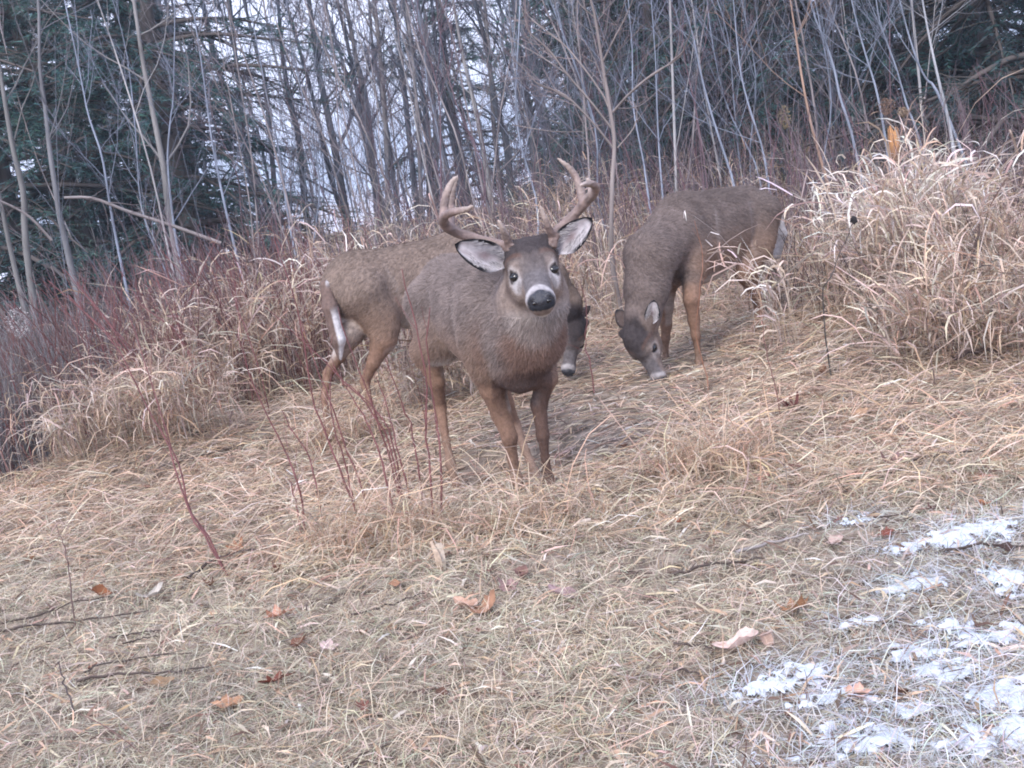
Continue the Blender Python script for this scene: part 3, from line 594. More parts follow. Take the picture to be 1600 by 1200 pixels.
def surface(V, lo, h):
    """surface nets over a sampled field"""
    ins = V < 0; n = np.array(V.shape)
    c = np.zeros(n - 1, np.int8)
    offs = [(i, j, k) for i in (0, 1) for j in (0, 1) for k in (0, 1)]
    for o in offs: c += ins[o[0]:n[0] - 1 + o[0], o[1]:n[1] - 1 + o[1], o[2]:n[2] - 1 + o[2]]
    act = (c > 0) & (c < 8); I = np.argwhere(act); idx = np.full(n - 1, -1, np.int64); idx[act] = np.arange(len(I))
    val = np.stack([V[I[:, 0] + o[0], I[:, 1] + o[1], I[:, 2] + o[2]] for o in offs], 1)
    acc = np.zeros((len(I), 3)); cnt = np.zeros(len(I))
    for a in range(8):
        for b in range(a + 1, 8):
            oa, ob = np.array(offs[a]), np.array(offs[b])
            if np.abs(oa - ob).sum() != 1: continue
            x = (val[:, a] < 0) != (val[:, b] < 0); t = np.where(x, val[:, a] / np.where(x, val[:, a] - val[:, b], 1), 0)
            acc += np.where(x[:, None], oa + t[:, None] * (ob - oa), 0); cnt += x
    P = lo + h * (I + acc / cnt[:, None]); Q = []
    for ax in range(3):
        u, v = [(1, 2), (2, 0), (0, 1)][ax]
        s0 = [slice(1, n[j] - 1) for j in range(3)]; s1 = list(s0); s0[ax] = slice(0, n[ax] - 1); s1[ax] = slice(1, n[ax])
        A, B = ins[tuple(s0)], ins[tuple(s1)]; off = np.array([1, 1, 1]); off[ax] = 0
        for up in (True, False):
            E = np.argwhere((A & ~B) if up else (~A & B)) + off
            if not len(E): continue
            du = np.eye(3, dtype=int)[u]; dv = np.eye(3, dtype=int)[v]
            q = [E - du - dv, E - dv, E, E - du]
            q = np.stack([idx[w[:, 0], w[:, 1], w[:, 2]] for w in q], 1)
            Q.append(q if up else q[:, ::-1])
    Q = np.vstack(Q)
    N = np.zeros_like(P); fn = np.cross(P[Q[:, 2]] - P[Q[:, 0]], P[Q[:, 3]] - P[Q[:, 1]])
    for j in range(4): np.add.at(N, Q[:, j], fn)
    return P, Q, unit(N)

def mixc(C, wgt, col):
    return C + (np.asarray(col) - C) * np.clip(wgt, 0, 1)[:, None]

def ear_mesh(base, tip, width, face, cup=0.35):
    """a cupped leaf from base to tip, open side turned to `face`"""
    nu, nv = 18, 13
    ax = tip - base; L = np.linalg.norm(ax); ax = ax / L
    side = unit(np.cross(ax, face)); face = np.cross(side, ax)
    u = np.linspace(0, 1, nu)[:, None]; v = np.linspace(-1, 1, nv)[None, :]
    wd = width * 0.5 * np.clip(np.sin(np.pi * np.clip(u * 0.93 + 0.07, 0, 1) ** 0.85), 0, 1) ** 0.62
    wd = np.maximum(wd, 0.002) * np.where(u < 0.25, 0.62 + 1.52 * u, 1.0)
    dep = cup * width * (v ** 2 - 0.9) * (1 - 0.55 * u) + 0.012 * np.sin(u * 3.1)
    P = base + (u * L)[..., None] * ax + (v * wd)[..., None] * side + (dep * np.sin(np.pi * np.clip(u * .9 + .1, 0, 1)) ** .5)[..., None] * face
    B = P - 0.0045 * face
    V = np.vstack([P.reshape(-1, 3), B.reshape(-1, 3)]); n = nu * nv
    g = np.arange(n).reshape(nu, nv)
    q = np.stack([g[:-1, :-1], g[:-1, 1:], g[1:, 1:], g[1:, :-1]], -1).reshape(-1, 4)
    rim = np.concatenate([g[0], g[1:, -1], g[-1, -2::-1], g[-2:0:-1, 0]]); r2 = np.roll(rim, -1)
    Q = np.vstack([q, q[:, ::-1] + n, np.stack([rim, r2, r2 + n, rim + n], 1)[:, ::-1]])
    uu = np.broadcast_to(u, (nu, nv)).ravel(); vv = np.broadcast_to(v, (nu, nv)).ravel()
    fr = np.tile([0.50, 0.47, 0.49], (n, 1))
    fr = fr * (.72 + .55 * fbm(uu * 9 + 3, vv * 4 + 7, 12, 3))[:, None]
    fold = 0.5 + 0.5 * np.sin(vv * 6 + uu * 5); fr = mixc(fr, 0.4 * fold * (np.abs(vv) < .6), (0.30, 0.23, 0.23))
    fr = mixc(fr, sstep(.45, .0, np.hypot(vv * .8, (uu - .42) * 2.3)) * .75, (0.20, 0.14, 0.14))
    fr = mixc(fr, np.maximum(sstep(.68, .84, np.abs(vv)) * sstep(.1, .4, uu), sstep(.86, .94, uu)), (0.016, 0.015, 0.017))
    bk = mixc(np.tile([0.10, 0.075, 0.068], (n, 1)), np.maximum(sstep(.7, .95, np.abs(vv)), sstep(.75, .95, uu)), (0.03, 0.027, 0.03))
    return V, Q, np.vstack([fr, bk])

def make_deer(name, label, cat, origin, fwd_deg, legs, head, neck, ears, eye_sides=(1, -1), antlers=None, tail=None, h=0.008, hz=0.0,
              s=1.0, hs=1.0, coat=(0.205, 0.165, 0.150), thick=1.0, hair_n=60000, seed=1, brisket=True, hscale=1.0, deep=1.0, drop=0.0, pale=1.0):
    rng = np.random.default_rng(seed)
    th = rad(fwd_deg); fw = np.array([math.cos(th), math.sin(th), 0]); lf = np.array([-fw[1], fw[0], 0]); R3 = np.stack([fw, lf, [0, 0, 1.0]], 1)
    O = np.asarray(origin, float)
    loc = lambda p: (np.asarray(p, float) - O) @ R3
    root = empty(name, O); root.rotation_euler = (0, 0, th); tag(root, label, cat)
    # head frame: eyes' midpoint, nose point, and which way is left
    E, N, left = loc(head[0]), loc(head[1]), unit(np.asarray(head[2], float) @ R3)
    d = N - E; d -= (d @ left) * left; d = unit(d); up = unit(np.cross(d, left)); al = math.atan2(0.048, 0.20)
    hx = math.cos(al) * d + math.sin(al) * up; hzv = np.cross(hx, left); Hm = np.stack([hx, left, hzv], 1)
    HP = lambda q: E + Hm @ (np.asarray(q, float) * hs)
    F = Field(); Z = np.array([0, 0, hz]); T = lambda x, y, z: np.array([x * s, y * s, (.72 + (z - .72) * deep) * s]) + Z; DV = np.array([1, 1, deep]) * s
    F.ell(T(.10, 0, .715), np.array([.36, .168 * thick, .225]) * DV, k=.05)
    F.ell(T(.22, 0, .80), np.array([.17, .105, .155]) * DV, k=.06)
    F.ell(T(-.12, 0, .735), np.array([.31, .16 * thick, .172]) * DV, k=.06)
    F.ell(T(-.17, 0, .83 - drop * .4), np.array([.30, .11, .105]) * DV, k=.06)
    F.ell(T(-.36, 0, .785 - drop), np.array([.19, .145, .17]) * DV, k=.06)
    if brisket: F.ell(T(.345, 0, .615), np.array([.11, .112, .155]) * DV, k=.06)
    for sd in (1, -1):
        F.ell(T(.25, .092 * sd, .70), np.array([.115, .080, .19]) * DV, k=.025)
        F.cone(T(-.36, .085 * sd, .76), T(-.29, .105 * sd, .60), .13 * s, .078 * s, .025)
    hoofs = []; legpts = []
    for L in legs:                                   # (kind, side, world joints, radii)
        kind, sd, J, rr = L; J = [loc(p) for p in J]
        if kind == 'front': F.cone(T(.25, .09 * sd, .66), J[0], .075 * s, rr[0], .05)
        else: F.cone(T(-.30, .10 * sd, .64), J[0], .088 * s, rr[0], .05)
        F.chain(J, rr, k=.016)
        hoofs.append((J[-1], unit(J[-1] - J[-2]))); legpts.append((kind, sd, J))
    nk = [loc(p) for p, _ in neck]; nr = [r for _, r in neck]
    F.cone(T(.27, 0, .77), nk[0], .15 * s, nr[0], .035); F.chain(nk, nr, k=.03)
    F.cone(nk[-1], HP((-.06, 0, -.02)), nr[-1], .07 * hs, .05)
    q = hs
    F.ell(HP((-.045, 0, .004)), np.array([.085, .074, .074]) * q, Hm, .03)
    F.ell(HP((-.012, 0, .026)), np.array([.078, .060, .044]) * q, Hm, .03)
    F.ell(HP((-.05, 0, .040)), np.array([.062, .052, .046]) * q, Hm, .03)
    F.cone(HP((.02, 0, -.018)), HP((.14, 0, -.042)), .054 * q, .036 * q, .03)
    F.ell(HP((.162, 0, -.052)), np.array([.046, .043, .036]) * q, Hm, .02)
    F.cone(HP((-.05, 0, -.075)), HP((.145, 0, -.082)), .045 * q, .021 * q, .03)
    for sd in (1, -1):
        F.ell(HP((-.005, .045 * sd, -.045)), np.array([.075, .036, .046]) * q, Hm, .03)
        F.cone(HP((-.025, .052 * sd, .022)), HP((.03, .05 * sd, .020)), .021 * q, .015 * q, .02)
        F.cone(HP((-.075, .05 * sd, .005)), HP((-.095, .075 * sd, .02)), .024 * q, .018 * q, .03)
        if antlers: F.cone(HP((-.05, .035 * sd, .03)), HP((-.062, .052 * sd, .068)), .026 * q, .020 * q, .03)
    P, Q, Nn = F.mesh(h)
    # ---- coat markings, in the animal's own frame
    Hq = ((P - E) @ Hm) / hs; Hn = Nn @ Hm
    x, y, z = (P[:, 0] / s), P[:, 1] / s, (P[:, 2] - hz) / s
    nz = fbm(P[:, 0] * 22 + 7, P[:, 2] * 22 + P[:, 1] * 13, seed, 3)
    C = np.tile(coat, (len(P), 1)) * (0.80 + 0.42 * nz[:, None]) * (.82 + .36 * fbm(P[:, 0] * 5 + 3, P[:, 2] * 6 + P[:, 1] * 4, seed + 9, 2))[:, None]
    C = mixc(C, sstep(.84, .95, z) * .45, np.asarray(coat) * .62)
    C = mixc(C, sstep(.80, .58, z) * .7 * sstep(.42, .30, x), (0.245, 0.160, 0.115))
    for x0_, w0_ in ((.125 if brisket else .1, .6), (-.215, .45)):
        wob = x0_ + .03 * np.sin(z * 9 + 2) + .02 * (nz - .5)
        C = mixc(C, np.exp(-((x - wob) / .010) ** 2) * sstep(.50, .6, z) * sstep(.92, .82, z) * .35 * w0_ / .6, (0.40, 0.35, 0.33))
        C = mixc(C, np.exp(-((x - wob + .03) / .022) ** 2) * sstep(.50, .6, z) * sstep(.92, .82, z) * .3, (0.11, 0.085, 0.078))
    near = np.full(len(P), 9.0)
    for kind, sd, J in legpts:
        for a, b in zip(J[:-1], J[1:]):
            ba = b - a; t = np.clip((P - a) @ ba / (ba @ ba), 0, 1); near = np.minimum(near, np.linalg.norm(P - a - t[:, None] * ba, axis=1))
    lw = sstep(.13, .07, near)
    C = mixc(C, lw * sstep(.60, .46, z), (0.225, 0.140, 0.100))                                        # tawny legs
    C = mixc(C, lw * sstep(.24, .10, z) * .5, (0.26, 0.19, 0.15))
    C = mixc(C, sstep(-.45, -.85, Nn[:, 2]) * (x < .22) * (x > -.42) * sstep(.42, .5, z) * .9, (0.52, 0.47, 0.44))   # belly
    inner = np.zeros(len(P))
    for kind, sd, J in legpts:
        a, b = (J[0], J[1]); ba = b - a; t = np.clip((P - a) @ ba / (ba @ ba), -.2, 1); dd = np.linalg.norm(P - a - t[:, None] * ba, axis=1)
        inner = np.maximum(inner, sstep(.09, .05, dd) * sstep(.35, .75, -Nn[:, 1] * sd) * sstep(1.0, .8, t))
    C = mixc(C, inner * .55, (0.42, 0.37, 0.34))
    C = mixc(C, sstep(.55, .85, -Nn[:, 0]) * (x < -.40) * sstep(.075, .04, np.abs(y)) * sstep(.42, .5, z) * sstep(.88, .8, z) * .7, (0.55, 0.50, 0.47))
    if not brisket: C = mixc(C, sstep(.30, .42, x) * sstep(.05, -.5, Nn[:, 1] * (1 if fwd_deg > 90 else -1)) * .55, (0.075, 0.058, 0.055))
    if brisket:
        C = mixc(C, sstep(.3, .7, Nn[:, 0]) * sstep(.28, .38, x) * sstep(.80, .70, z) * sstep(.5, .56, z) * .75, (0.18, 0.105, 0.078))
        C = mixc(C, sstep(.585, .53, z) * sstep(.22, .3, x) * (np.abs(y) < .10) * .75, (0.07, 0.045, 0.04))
    X, Y, W = Hq[:, 0], np.abs(Hq[:, 1]), Hq[:, 2]
    hm = sstep(-.12, -.04, X) * sstep(.30, .25, np.linalg.norm(Hq, axis=1)) * sstep(-.15, -.11, W) * sstep(.15, .12, Y)
    C = mixc(C, hm, np.array((0.235, 0.185, 0.160)) )
    C = mixc(C, hm * sstep(.055, .03, Y) * sstep(-.01, .1, X) * sstep(.0, .4, Hn[:, 2]), (0.125, 0.112, 0.115))     # grey bridge
    C = mixc(C, sstep(.095, .07, Y) * sstep(-.18, -.10, X) * sstep(.105, .03, X + .85 * Y + .03 * (nz - .5)) * sstep(-.03, .02, W), np.array((0.055, 0.046, 0.047)))  # dark crown
    C = mixc(C, hm * sstep(.012, .004, np.abs(X + 1.1 * Y - .062)) * sstep(.02, .035, Y) * (W > 0) * .5, (0.14, 0.08, 0.06))
    er = np.sqrt(((X - .034) / .036) ** 2 + ((Y - .060) / .028) ** 2 + ((W - (-.002)) / .033) ** 2)
    C = mixc(C, hm * sstep(1.2, .7, er + .25 * (nz - .5)) * .72 * pale, (0.47, 0.43, 0.42))                                                    # pale eye ring
    ed = np.sqrt((X - .036) ** 2 + (Y - .062) ** 2 + (1.15 * W) ** 2); C = mixc(C, hm * sstep(.0275, .022, ed) * .9, (0.035, 0.026, 0.024))
    er2 = np.sqrt(((X - .064) / .026) ** 2 + ((Y - .052) / .024) ** 2 + ((W + .022) / .028) ** 2)
    C = mixc(C, hm * sstep(1.2, .6, er2) * .6 * pale, (0.50, 0.48, 0.49))
    C = mixc(C, hm * np.exp(-((Y - .086 + .12 * X) / .009) ** 2) * sstep(-.09, -.04, W) * sstep(-.05, -.02, X) * .8, (0.075, 0.05, 0.043))
    C = mixc(C, hm * sstep(.010, .004, np.abs(Y - .052 + .14 * (X - .06))) * sstep(.055, .065, X) * sstep(.10, .075, X) * sstep(-.05, -.03, W) * .5, (0.09, 0.07, 0.062))
    C = mixc(C, hm * sstep(.146, .160, X + .12 * (W + .03) + .012 * (nz - .5)) * sstep(.21, .19, X) * sstep(-.062, -.040, W) * .80 * (.7 + .5 * nz), (0.43, 0.405, 0.41))                    # white muzzle band
    C = mixc(C, hm * sstep(.165, .19, X) * (W > -.07) * sstep(.05, .035, Y), (0.03, 0.03, 0.035))
    C = mixc(C, hm * sstep(-.088, -.10, W) * sstep(.0, .06, X), (0.55, 0.53, 0.52))                                     # chin
    C = mixc(C, sstep(-.095, -.14, W) * (np.linalg.norm(Hq - np.array([.0, 0, -.14]), axis=1) < .14) * sstep(.14, .08, np.linalg.norm(Hq - np.array([.0, 0, -.14]), axis=1)) * .65, (0.40, 0.355, 0.335))
    body = mesh("body", P, [Q], M_COAT, root, C)
    # ---- short hair lying along the coat
    fc = P[Q].mean(1); fa = np.linalg.norm(np.cross(P[Q[:, 2]] - P[Q[:, 0]], P[Q[:, 3]] - P[Q[:, 1]]), axis=1)
    pick = rng.choice(len(Q), hair_n, p=fa / fa.sum())
    wt = rng.dirichlet((1, 1, 1, 1), hair_n); hp = (P[Q[pick]] * wt[..., None]).sum(1); hn = unit((Nn[Q[pick]] * wt[..., None]).sum(1)); hc = (C[Q[pick]] * wt[..., None]).sum(1)
    hq = ((hp - E) @ Hm) / hs; zl = (hp[:, 2] - hz) / s
    isH = (np.linalg.norm(hq - np.array([.0, 0, -.0]), axis=1) < .22) & (hq[:, 0] > -.15) & (hq[:, 2] > -.13)
    isL = zl < .52
    flow = np.tile([-.75, 0, -.5], (hair_n, 1)) + .25 * rng.normal(size=(hair_n, 3))
    flow[isL & ~isH] = np.array([-.15, 0, -1.0])
    flow[isH] = -hx + .12 * rng.normal(size=(isH.sum(), 3))
    flow = unit(flow - (flow * hn).sum(1, keepdims=True) * hn)
    ln = np.where(isH, .009, np.where(isL, .011, .028)) * rng.uniform(.6, 1.3, hair_n) * hscale
    lift = np.where(isH, .18, .26)[:, None] * rng.uniform(.4, 1.3, (hair_n, 1))
    side = unit(np.cross(hn, flow)); wd = (np.where(isH | isL, .0011, .0017) * rng.uniform(.7, 1.3, hair_n))[:, None]
    tipp = hp + ln[:, None] * unit(flow + lift * hn); b0 = hp - .001 * hn
    HV = np.stack([b0 - side * wd, b0 + side * wd, tipp], 1).reshape(-1, 3)
    HC = hc[:, None, :] * (rng.uniform(.62, 1.42, (hair_n, 1, 1)) * (.78 + .46 * fbm(hp[:, 0] * 14 + hp[:, 1] * 9, hp[:, 2] * 30, 61, 3))[:, None, None]) * np.array([.9, .9, 1.12])[None, :, None]
    keep = hq[:, 0] < .15; keep |= ~isH
    for sd in (1, -1): keep &= np.linalg.norm(hq - np.array([.036, .060 * sd, 0]), axis=1) > .028
    kk = np.where(keep)[0]; HF = (kk[:, None] * 3 + np.arange(3))
    tag(mesh("coat_hair", HV, [HF], M_HAIR, body, HC.reshape(-1, 3), smooth=False), kind="stuff")
    # ---- eyes, nose, ears, antlers, tail, hooves
    for sd in eye_sides:
        G = Field().ell(HP((.034, .0545 * sd, .000)), np.array([.0215, .0185, .0155]) * hs, Hm, .005)
        p, qd, _ = G.mesh(.0026); mesh("eye", p, [qd], M_EYE, root)
    G = Field().ell(HP((.192, 0, -.045)), np.array([.018, .0240, .0170]) * hs, Hm, .01)
    G.ell(HP((.178, 0, -.028)), np.array([.018, .018, .012]) * hs, Hm, .012)
    for sd in (1, -1): G.cone(HP((.190, .021 * sd, -.032)), HP((.182, .029 * sd, -.046)), .010 * hs, .010 * hs, .008)
    p, qd, _ = G.mesh(.0032); nose = mesh("nose", p, [qd], M_NOSE, root)
    for sd in (1, -1):
        G = Field().ell(HP((.2035, .0190 * sd, -.045)), np.array([.0055, .0085, .0052]) * hs, Hm, .004)
        p, qd, _ = G.mesh(.0022); mesh("nostril", p, [qd], M_EYE, nose)
    for (b, t, wdt, fc_) in ears:
        fl = unit(np.asarray(fc_) @ R3); p, qd, c = ear_mesh(loc(b), loc(t), wdt, fl); eo = mesh("ear", p, [qd], M_EAR, root, c)
        m_ = 230; iu = rng.integers(1, 12, m_); iv = rng.choice([1, 2, 3, 4, 8, 9, 10, 11], m_); bp_ = p[iu * 13 + iv] + rng.normal(0, .002, (m_, 3)); cen = p[np.minimum(iu + 3, 17) * 13 + 6]
        dr = unit(unit(loc(t) - loc(b)) * .8 + .75 * unit(cen - bp_) + .30 * fl + .25 * rng.normal(size=(m_, 3))); hl = rng.uniform(.012, .030, (m_, 1)); sw = unit(np.cross(dr, fl)) * .0011
        hc_ = np.array([.50, .47, .47]) * rng.uniform(.45, 1.25, (m_, 1)); hv = np.stack([bp_ - sw, bp_ + sw, bp_ + dr * hl], 1).reshape(-1, 3)
        tag(mesh("ear_hair", hv, [np.arange(3 * m_).reshape(-1, 3)], M_HAIR, eo, np.repeat(hc_, 3, 0), smooth=False), kind="stuff")
    for ant in (antlers or []):
        G = Field()
        for pts, rs in ant:
            pp = spline([loc(a) for a in pts], 4 * len(pts)); r = np.interp(np.linspace(0, 1, len(pp)), np.linspace(0, 1, len(rs)), rs)
            G.chain(pp, r, k=.008)
        b0_ = loc(ant[0][0][0])
        for _ in range(26): v_ = unit(rng.normal(size=3)); G.ell(b0_ + v_ * .0195 + np.array([0, 0, .006]), np.array([.0045, .0045, .0045]) * rng.uniform(.7, 1.3), k=.004)
        p, qd, nn = G.mesh(.0034)
        gr = np.sin(fbm(p[:, 0] * 45 + p[:, 1] * 30, p[:, 2] * 45, 77, 2) * 38); p = p + nn * (.0009 * gr)[:, None]
        dist = np.linalg.norm(p - loc(ant[0][0][0]), axis=1); g = fbm(p[:, 0] * 60, p[:, 2] * 60, 3, 3)
        c = np.tile([0.23, 0.165, 0.145], (len(p), 1)) * (.55 + .9 * g[:, None])
        c = mixc(c, sstep(.10, .0, dist) * .6, (0.12, 0.08, 0.066))
        tips = np.min([np.linalg.norm(p - loc(pts[-1]), axis=1) for pts, _ in ant], 0); c = mixc(c, sstep(.10, .0, tips) * .7, (0.46, 0.38, 0.33))
        mesh("antler", p, [qd], M_ANTLER, root, c)
    if tail:
        G = Field(); tp = [loc(a) for a in tail[0]]; G.chain(tp, tail[1], k=.02, n=(0, 1, 0), sq=1.35)
        p, qd, nn = G.mesh(.006)
        c = mixc(np.tile([0.15, 0.105, 0.09], (len(p), 1)), sstep(-.25, .25, nn[:, 0] + 1.1 * np.abs(nn[:, 1]) - .55) * np.maximum(sstep(.70, .64, p[:, 2]), .8 * sstep(.78, .82, p[:, 2])), (0.55, 0.53, 0.54))
        mesh("tail", p, [qd], M_COAT, root, c)
    for J, dr in hoofs:
        G = Field(); fd = np.array([1.0, 0, -.45])
        for sd in (1, -1):
            G.cone(J + np.array([-.012, .012 * sd, .0]), J + np.array([.022, .010 * sd, -.022]), .0165, .0105, .006)
        p, qd, _ = G.mesh(.004); mesh("hoof", p, [qd], M_HOOF, root)
    return root

def px(*L): return [at(a, b, c) for a, b, c in L]
toC = lambda p: unit(CAM - np.asarray(p))
FRONT = [.042, .031, .0235, .0150, .0200, .0150]
# ---- the buck
EL, ER = at(800, 429, 3.70), at(866, 416, 3.70); EM = (EL + ER) / 2; NO = at(847.0, 467, 3.50)
leg_B = px((770, 606, 4.06), (784, 648, 4.09), (796, 683, 4.07), (801, 717, 4.10), (807, 748, 4.12), (812, 768, 4.09))
leg_C = px((853, 590, 3.99), (842, 632, 4.03), (848, 680, 4.02), (852, 715, 4.04), (857, 749, 4.06), (859, 764, 4.03))
leg_A = px((667, 548, 4.60), (682, 596, 4.60), (688, 636, 4.66), (697, 690, 4.55), (704, 725, 4.50), (716, 768, 4.46))
leg_D = px((770, 590, 4.60), (790, 630, 4.64), (804, 662, 4.70), (822, 706, 4.58), (835, 738, 4.50), (842, 752, 4.46))
HIND = [.066, .034, .0245, .0155, .0205, .0155]
bO = on(-0.07, 4.30); bO[2] = 0
ant_R = [([at(861, 384, 3.745), at(867, 367, 3.76), at(880, 352, 3.78), at(897, 336, 3.79), at(913, 318, 3.77), at(925, 304, 3.73), at(931, 295, 3.68), at(927, 288.5, 3.63), at(916, 287, 3.58), at(907, 290, 3.54)], [.0185, .0155, .0145, .0145, .015, .0145, .0125, .0105, .007, .0025]),
         ([at(864, 370, 3.75), at(857, 356, 3.72), at(851, 340, 3.70), at(844, 322, 3.69)], [.0115, .009, .0065, .0025]),
         ([at(911, 316, 3.775), at(905, 290, 3.80), at(893, 266, 3.81), at(871, 247, 3.80)], [.013, .0115, .009, .0025]),
         ([at(928, 304, 3.72), at(924, 292, 3.73), at(918, 279, 3.73)], [.012, .009, .004])]
ant_L = [([at(801, 391, 3.745), at(790, 385, 3.76), at(775, 381, 3.78), at(747, 374, 3.80), at(721, 366, 3.80), at(701, 356, 3.77), at(692.5, 345, 3.72), at(698, 335, 3.66), at(714, 330, 3.60), at(729, 327, 3.56), at(739, 322, 3.53)], [.0185, .015, .0145, .015, .0155, .016, .0145, .012, .010, .007, .0025]),
         ([at(797, 384, 3.75), at(789, 366, 3.72), at(784, 356, 3.70), at(779, 344, 3.69)], [.0125, .0095, .0065, .0025]),
         ([at(705, 354, 3.79), at(704, 330, 3.83), at(706, 304, 3.85), at(715, 273, 3.85)], [.013, .0125, .010, .0025]),
         ([at(693, 342, 3.72), at(695, 314, 3.74), at(703, 290, 3.75), at(713, 276, 3.75)], [.013, .012, .009, .003])]
bd = unit(np.cross([0, 0, 1.0], ER - EL))
ear_front = toC(EM)
make_deer("buck", "antlered buck with a white muzzle standing head on, looking into the camera", "deer", bO, -72,
          [('front', -1, leg_B, [.050, .038, .029, .0185, .0235, .0165]), ('front', 1, leg_C, [.042, .030, .0225, .0150, .0205, .0150]),
           ('hind', -1, leg_A, HIND), ('hind', 1, leg_D, HIND)],
          (EM, NO, ER - EL), [(at(822, 522, 3.94), .140), (at(832, 462, 3.83), .117)],
          [(at(792, 412, 3.76), at(711, 382, 3.72), .105, ear_front), (at(868, 393, 3.76), at(925, 341, 3.72), .095, ear_front)],
          antlers=[ant_L, ant_R], h=0.007, hs=1.16, hz=-0.045, hair_n=85000, seed=3, thick=.93,
          tail=([at(690, 420, 4.83), at(690, 450, 4.86), at(690, 490, 4.86)], [.03, .04, .02]))
# ---- the deer grazing on the right
ev = at(1003, 540, 5.60); nv = at(1027, 588, 5.57)
eh = unit(.8 * toC(ev) - .55 * RT); dn = unit(nv - ev); lft = unit(np.cross(eh, dn))
r1 = px((1080, 468, 5.74), (1084, 500, 5.76), (1087, 524, 5.76), (1090, 548, 5.78), (1092, 566, 5.79), (1093, 574, 5.77))
r2 = px((1040, 480, 6.00), (1041, 508, 6.02), (1040, 528, 6.03), (1040, 548, 6.05), (1040, 560, 6.06), (1040, 567, 6.03))
r3 = px((1166, 425, 6.15), (1180, 458, 6.22), (1186, 482, 6.30), (1180, 512, 6.26), (1176, 536, 6.25), (1174, 546, 6.22))
r4 = px((1190, 425, 6.40), (1203, 452, 6.46), (1212, 472, 6.55), (1207, 500, 6.50), (1203, 522, 6.48), (1201, 532, 6.45))
rO = on(1.22, 6.12); rO[2] = 0
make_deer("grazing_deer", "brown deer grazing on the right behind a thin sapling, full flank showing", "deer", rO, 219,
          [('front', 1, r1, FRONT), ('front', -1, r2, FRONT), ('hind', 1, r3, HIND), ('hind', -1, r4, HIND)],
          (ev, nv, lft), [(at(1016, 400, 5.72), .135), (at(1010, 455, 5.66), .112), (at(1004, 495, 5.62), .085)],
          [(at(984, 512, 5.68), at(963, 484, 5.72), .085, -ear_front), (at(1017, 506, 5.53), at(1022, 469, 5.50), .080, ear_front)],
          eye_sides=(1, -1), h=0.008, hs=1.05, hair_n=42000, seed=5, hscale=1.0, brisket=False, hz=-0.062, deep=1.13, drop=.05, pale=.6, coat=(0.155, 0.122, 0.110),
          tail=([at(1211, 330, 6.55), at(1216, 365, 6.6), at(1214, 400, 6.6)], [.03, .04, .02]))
# ---- the deer behind the buck
ev2 = at(893, 528, 6.02); nv2 = at(889, 572, 5.98); eh2 = unit(toC(ev2) + .15 * RT); lf2 = unit(np.cross(eh2, unit(nv2 - ev2)))
m1 = px((545, 524, 5.60), (530, 556, 5.62), (512, 584, 5.66), (507, 622, 5.62), (511, 665, 5.58), (514, 684, 5.55))
m2 = px((600, 530, 5.56), (584, 566, 5.56), (570, 596, 5.60), (578, 630, 5.56), (592, 660, 5.54), (600, 676, 5.52))
m3 = px((765, 540, 5.80), (766, 570, 5.82), (766, 595, 5.83), (768, 620, 5.84), (769, 638, 5.85), (770, 646, 5.83))
m4 = px((780, 535, 5.98), (778, 562, 6.0), (776, 585, 6.0), (777, 605, 6.02), (778, 620, 6.03), (779, 628, 6.0))
mO = on(-0.36, 5.80); mO[2] = 0
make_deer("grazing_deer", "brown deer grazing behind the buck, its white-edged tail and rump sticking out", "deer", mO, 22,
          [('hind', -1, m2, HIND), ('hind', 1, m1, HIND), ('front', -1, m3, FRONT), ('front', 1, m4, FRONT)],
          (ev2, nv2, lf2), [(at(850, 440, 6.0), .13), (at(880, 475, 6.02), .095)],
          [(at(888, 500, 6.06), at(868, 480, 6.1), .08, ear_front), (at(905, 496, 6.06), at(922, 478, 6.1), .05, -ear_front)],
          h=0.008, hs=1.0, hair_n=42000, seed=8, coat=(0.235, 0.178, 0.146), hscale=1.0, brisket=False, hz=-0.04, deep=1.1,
          tail=([at(509, 446, 5.57), at(516, 480, 5.53), at(528, 530, 5.52), at(531, 560, 5.52)], [.03, .038, .036, .012]))
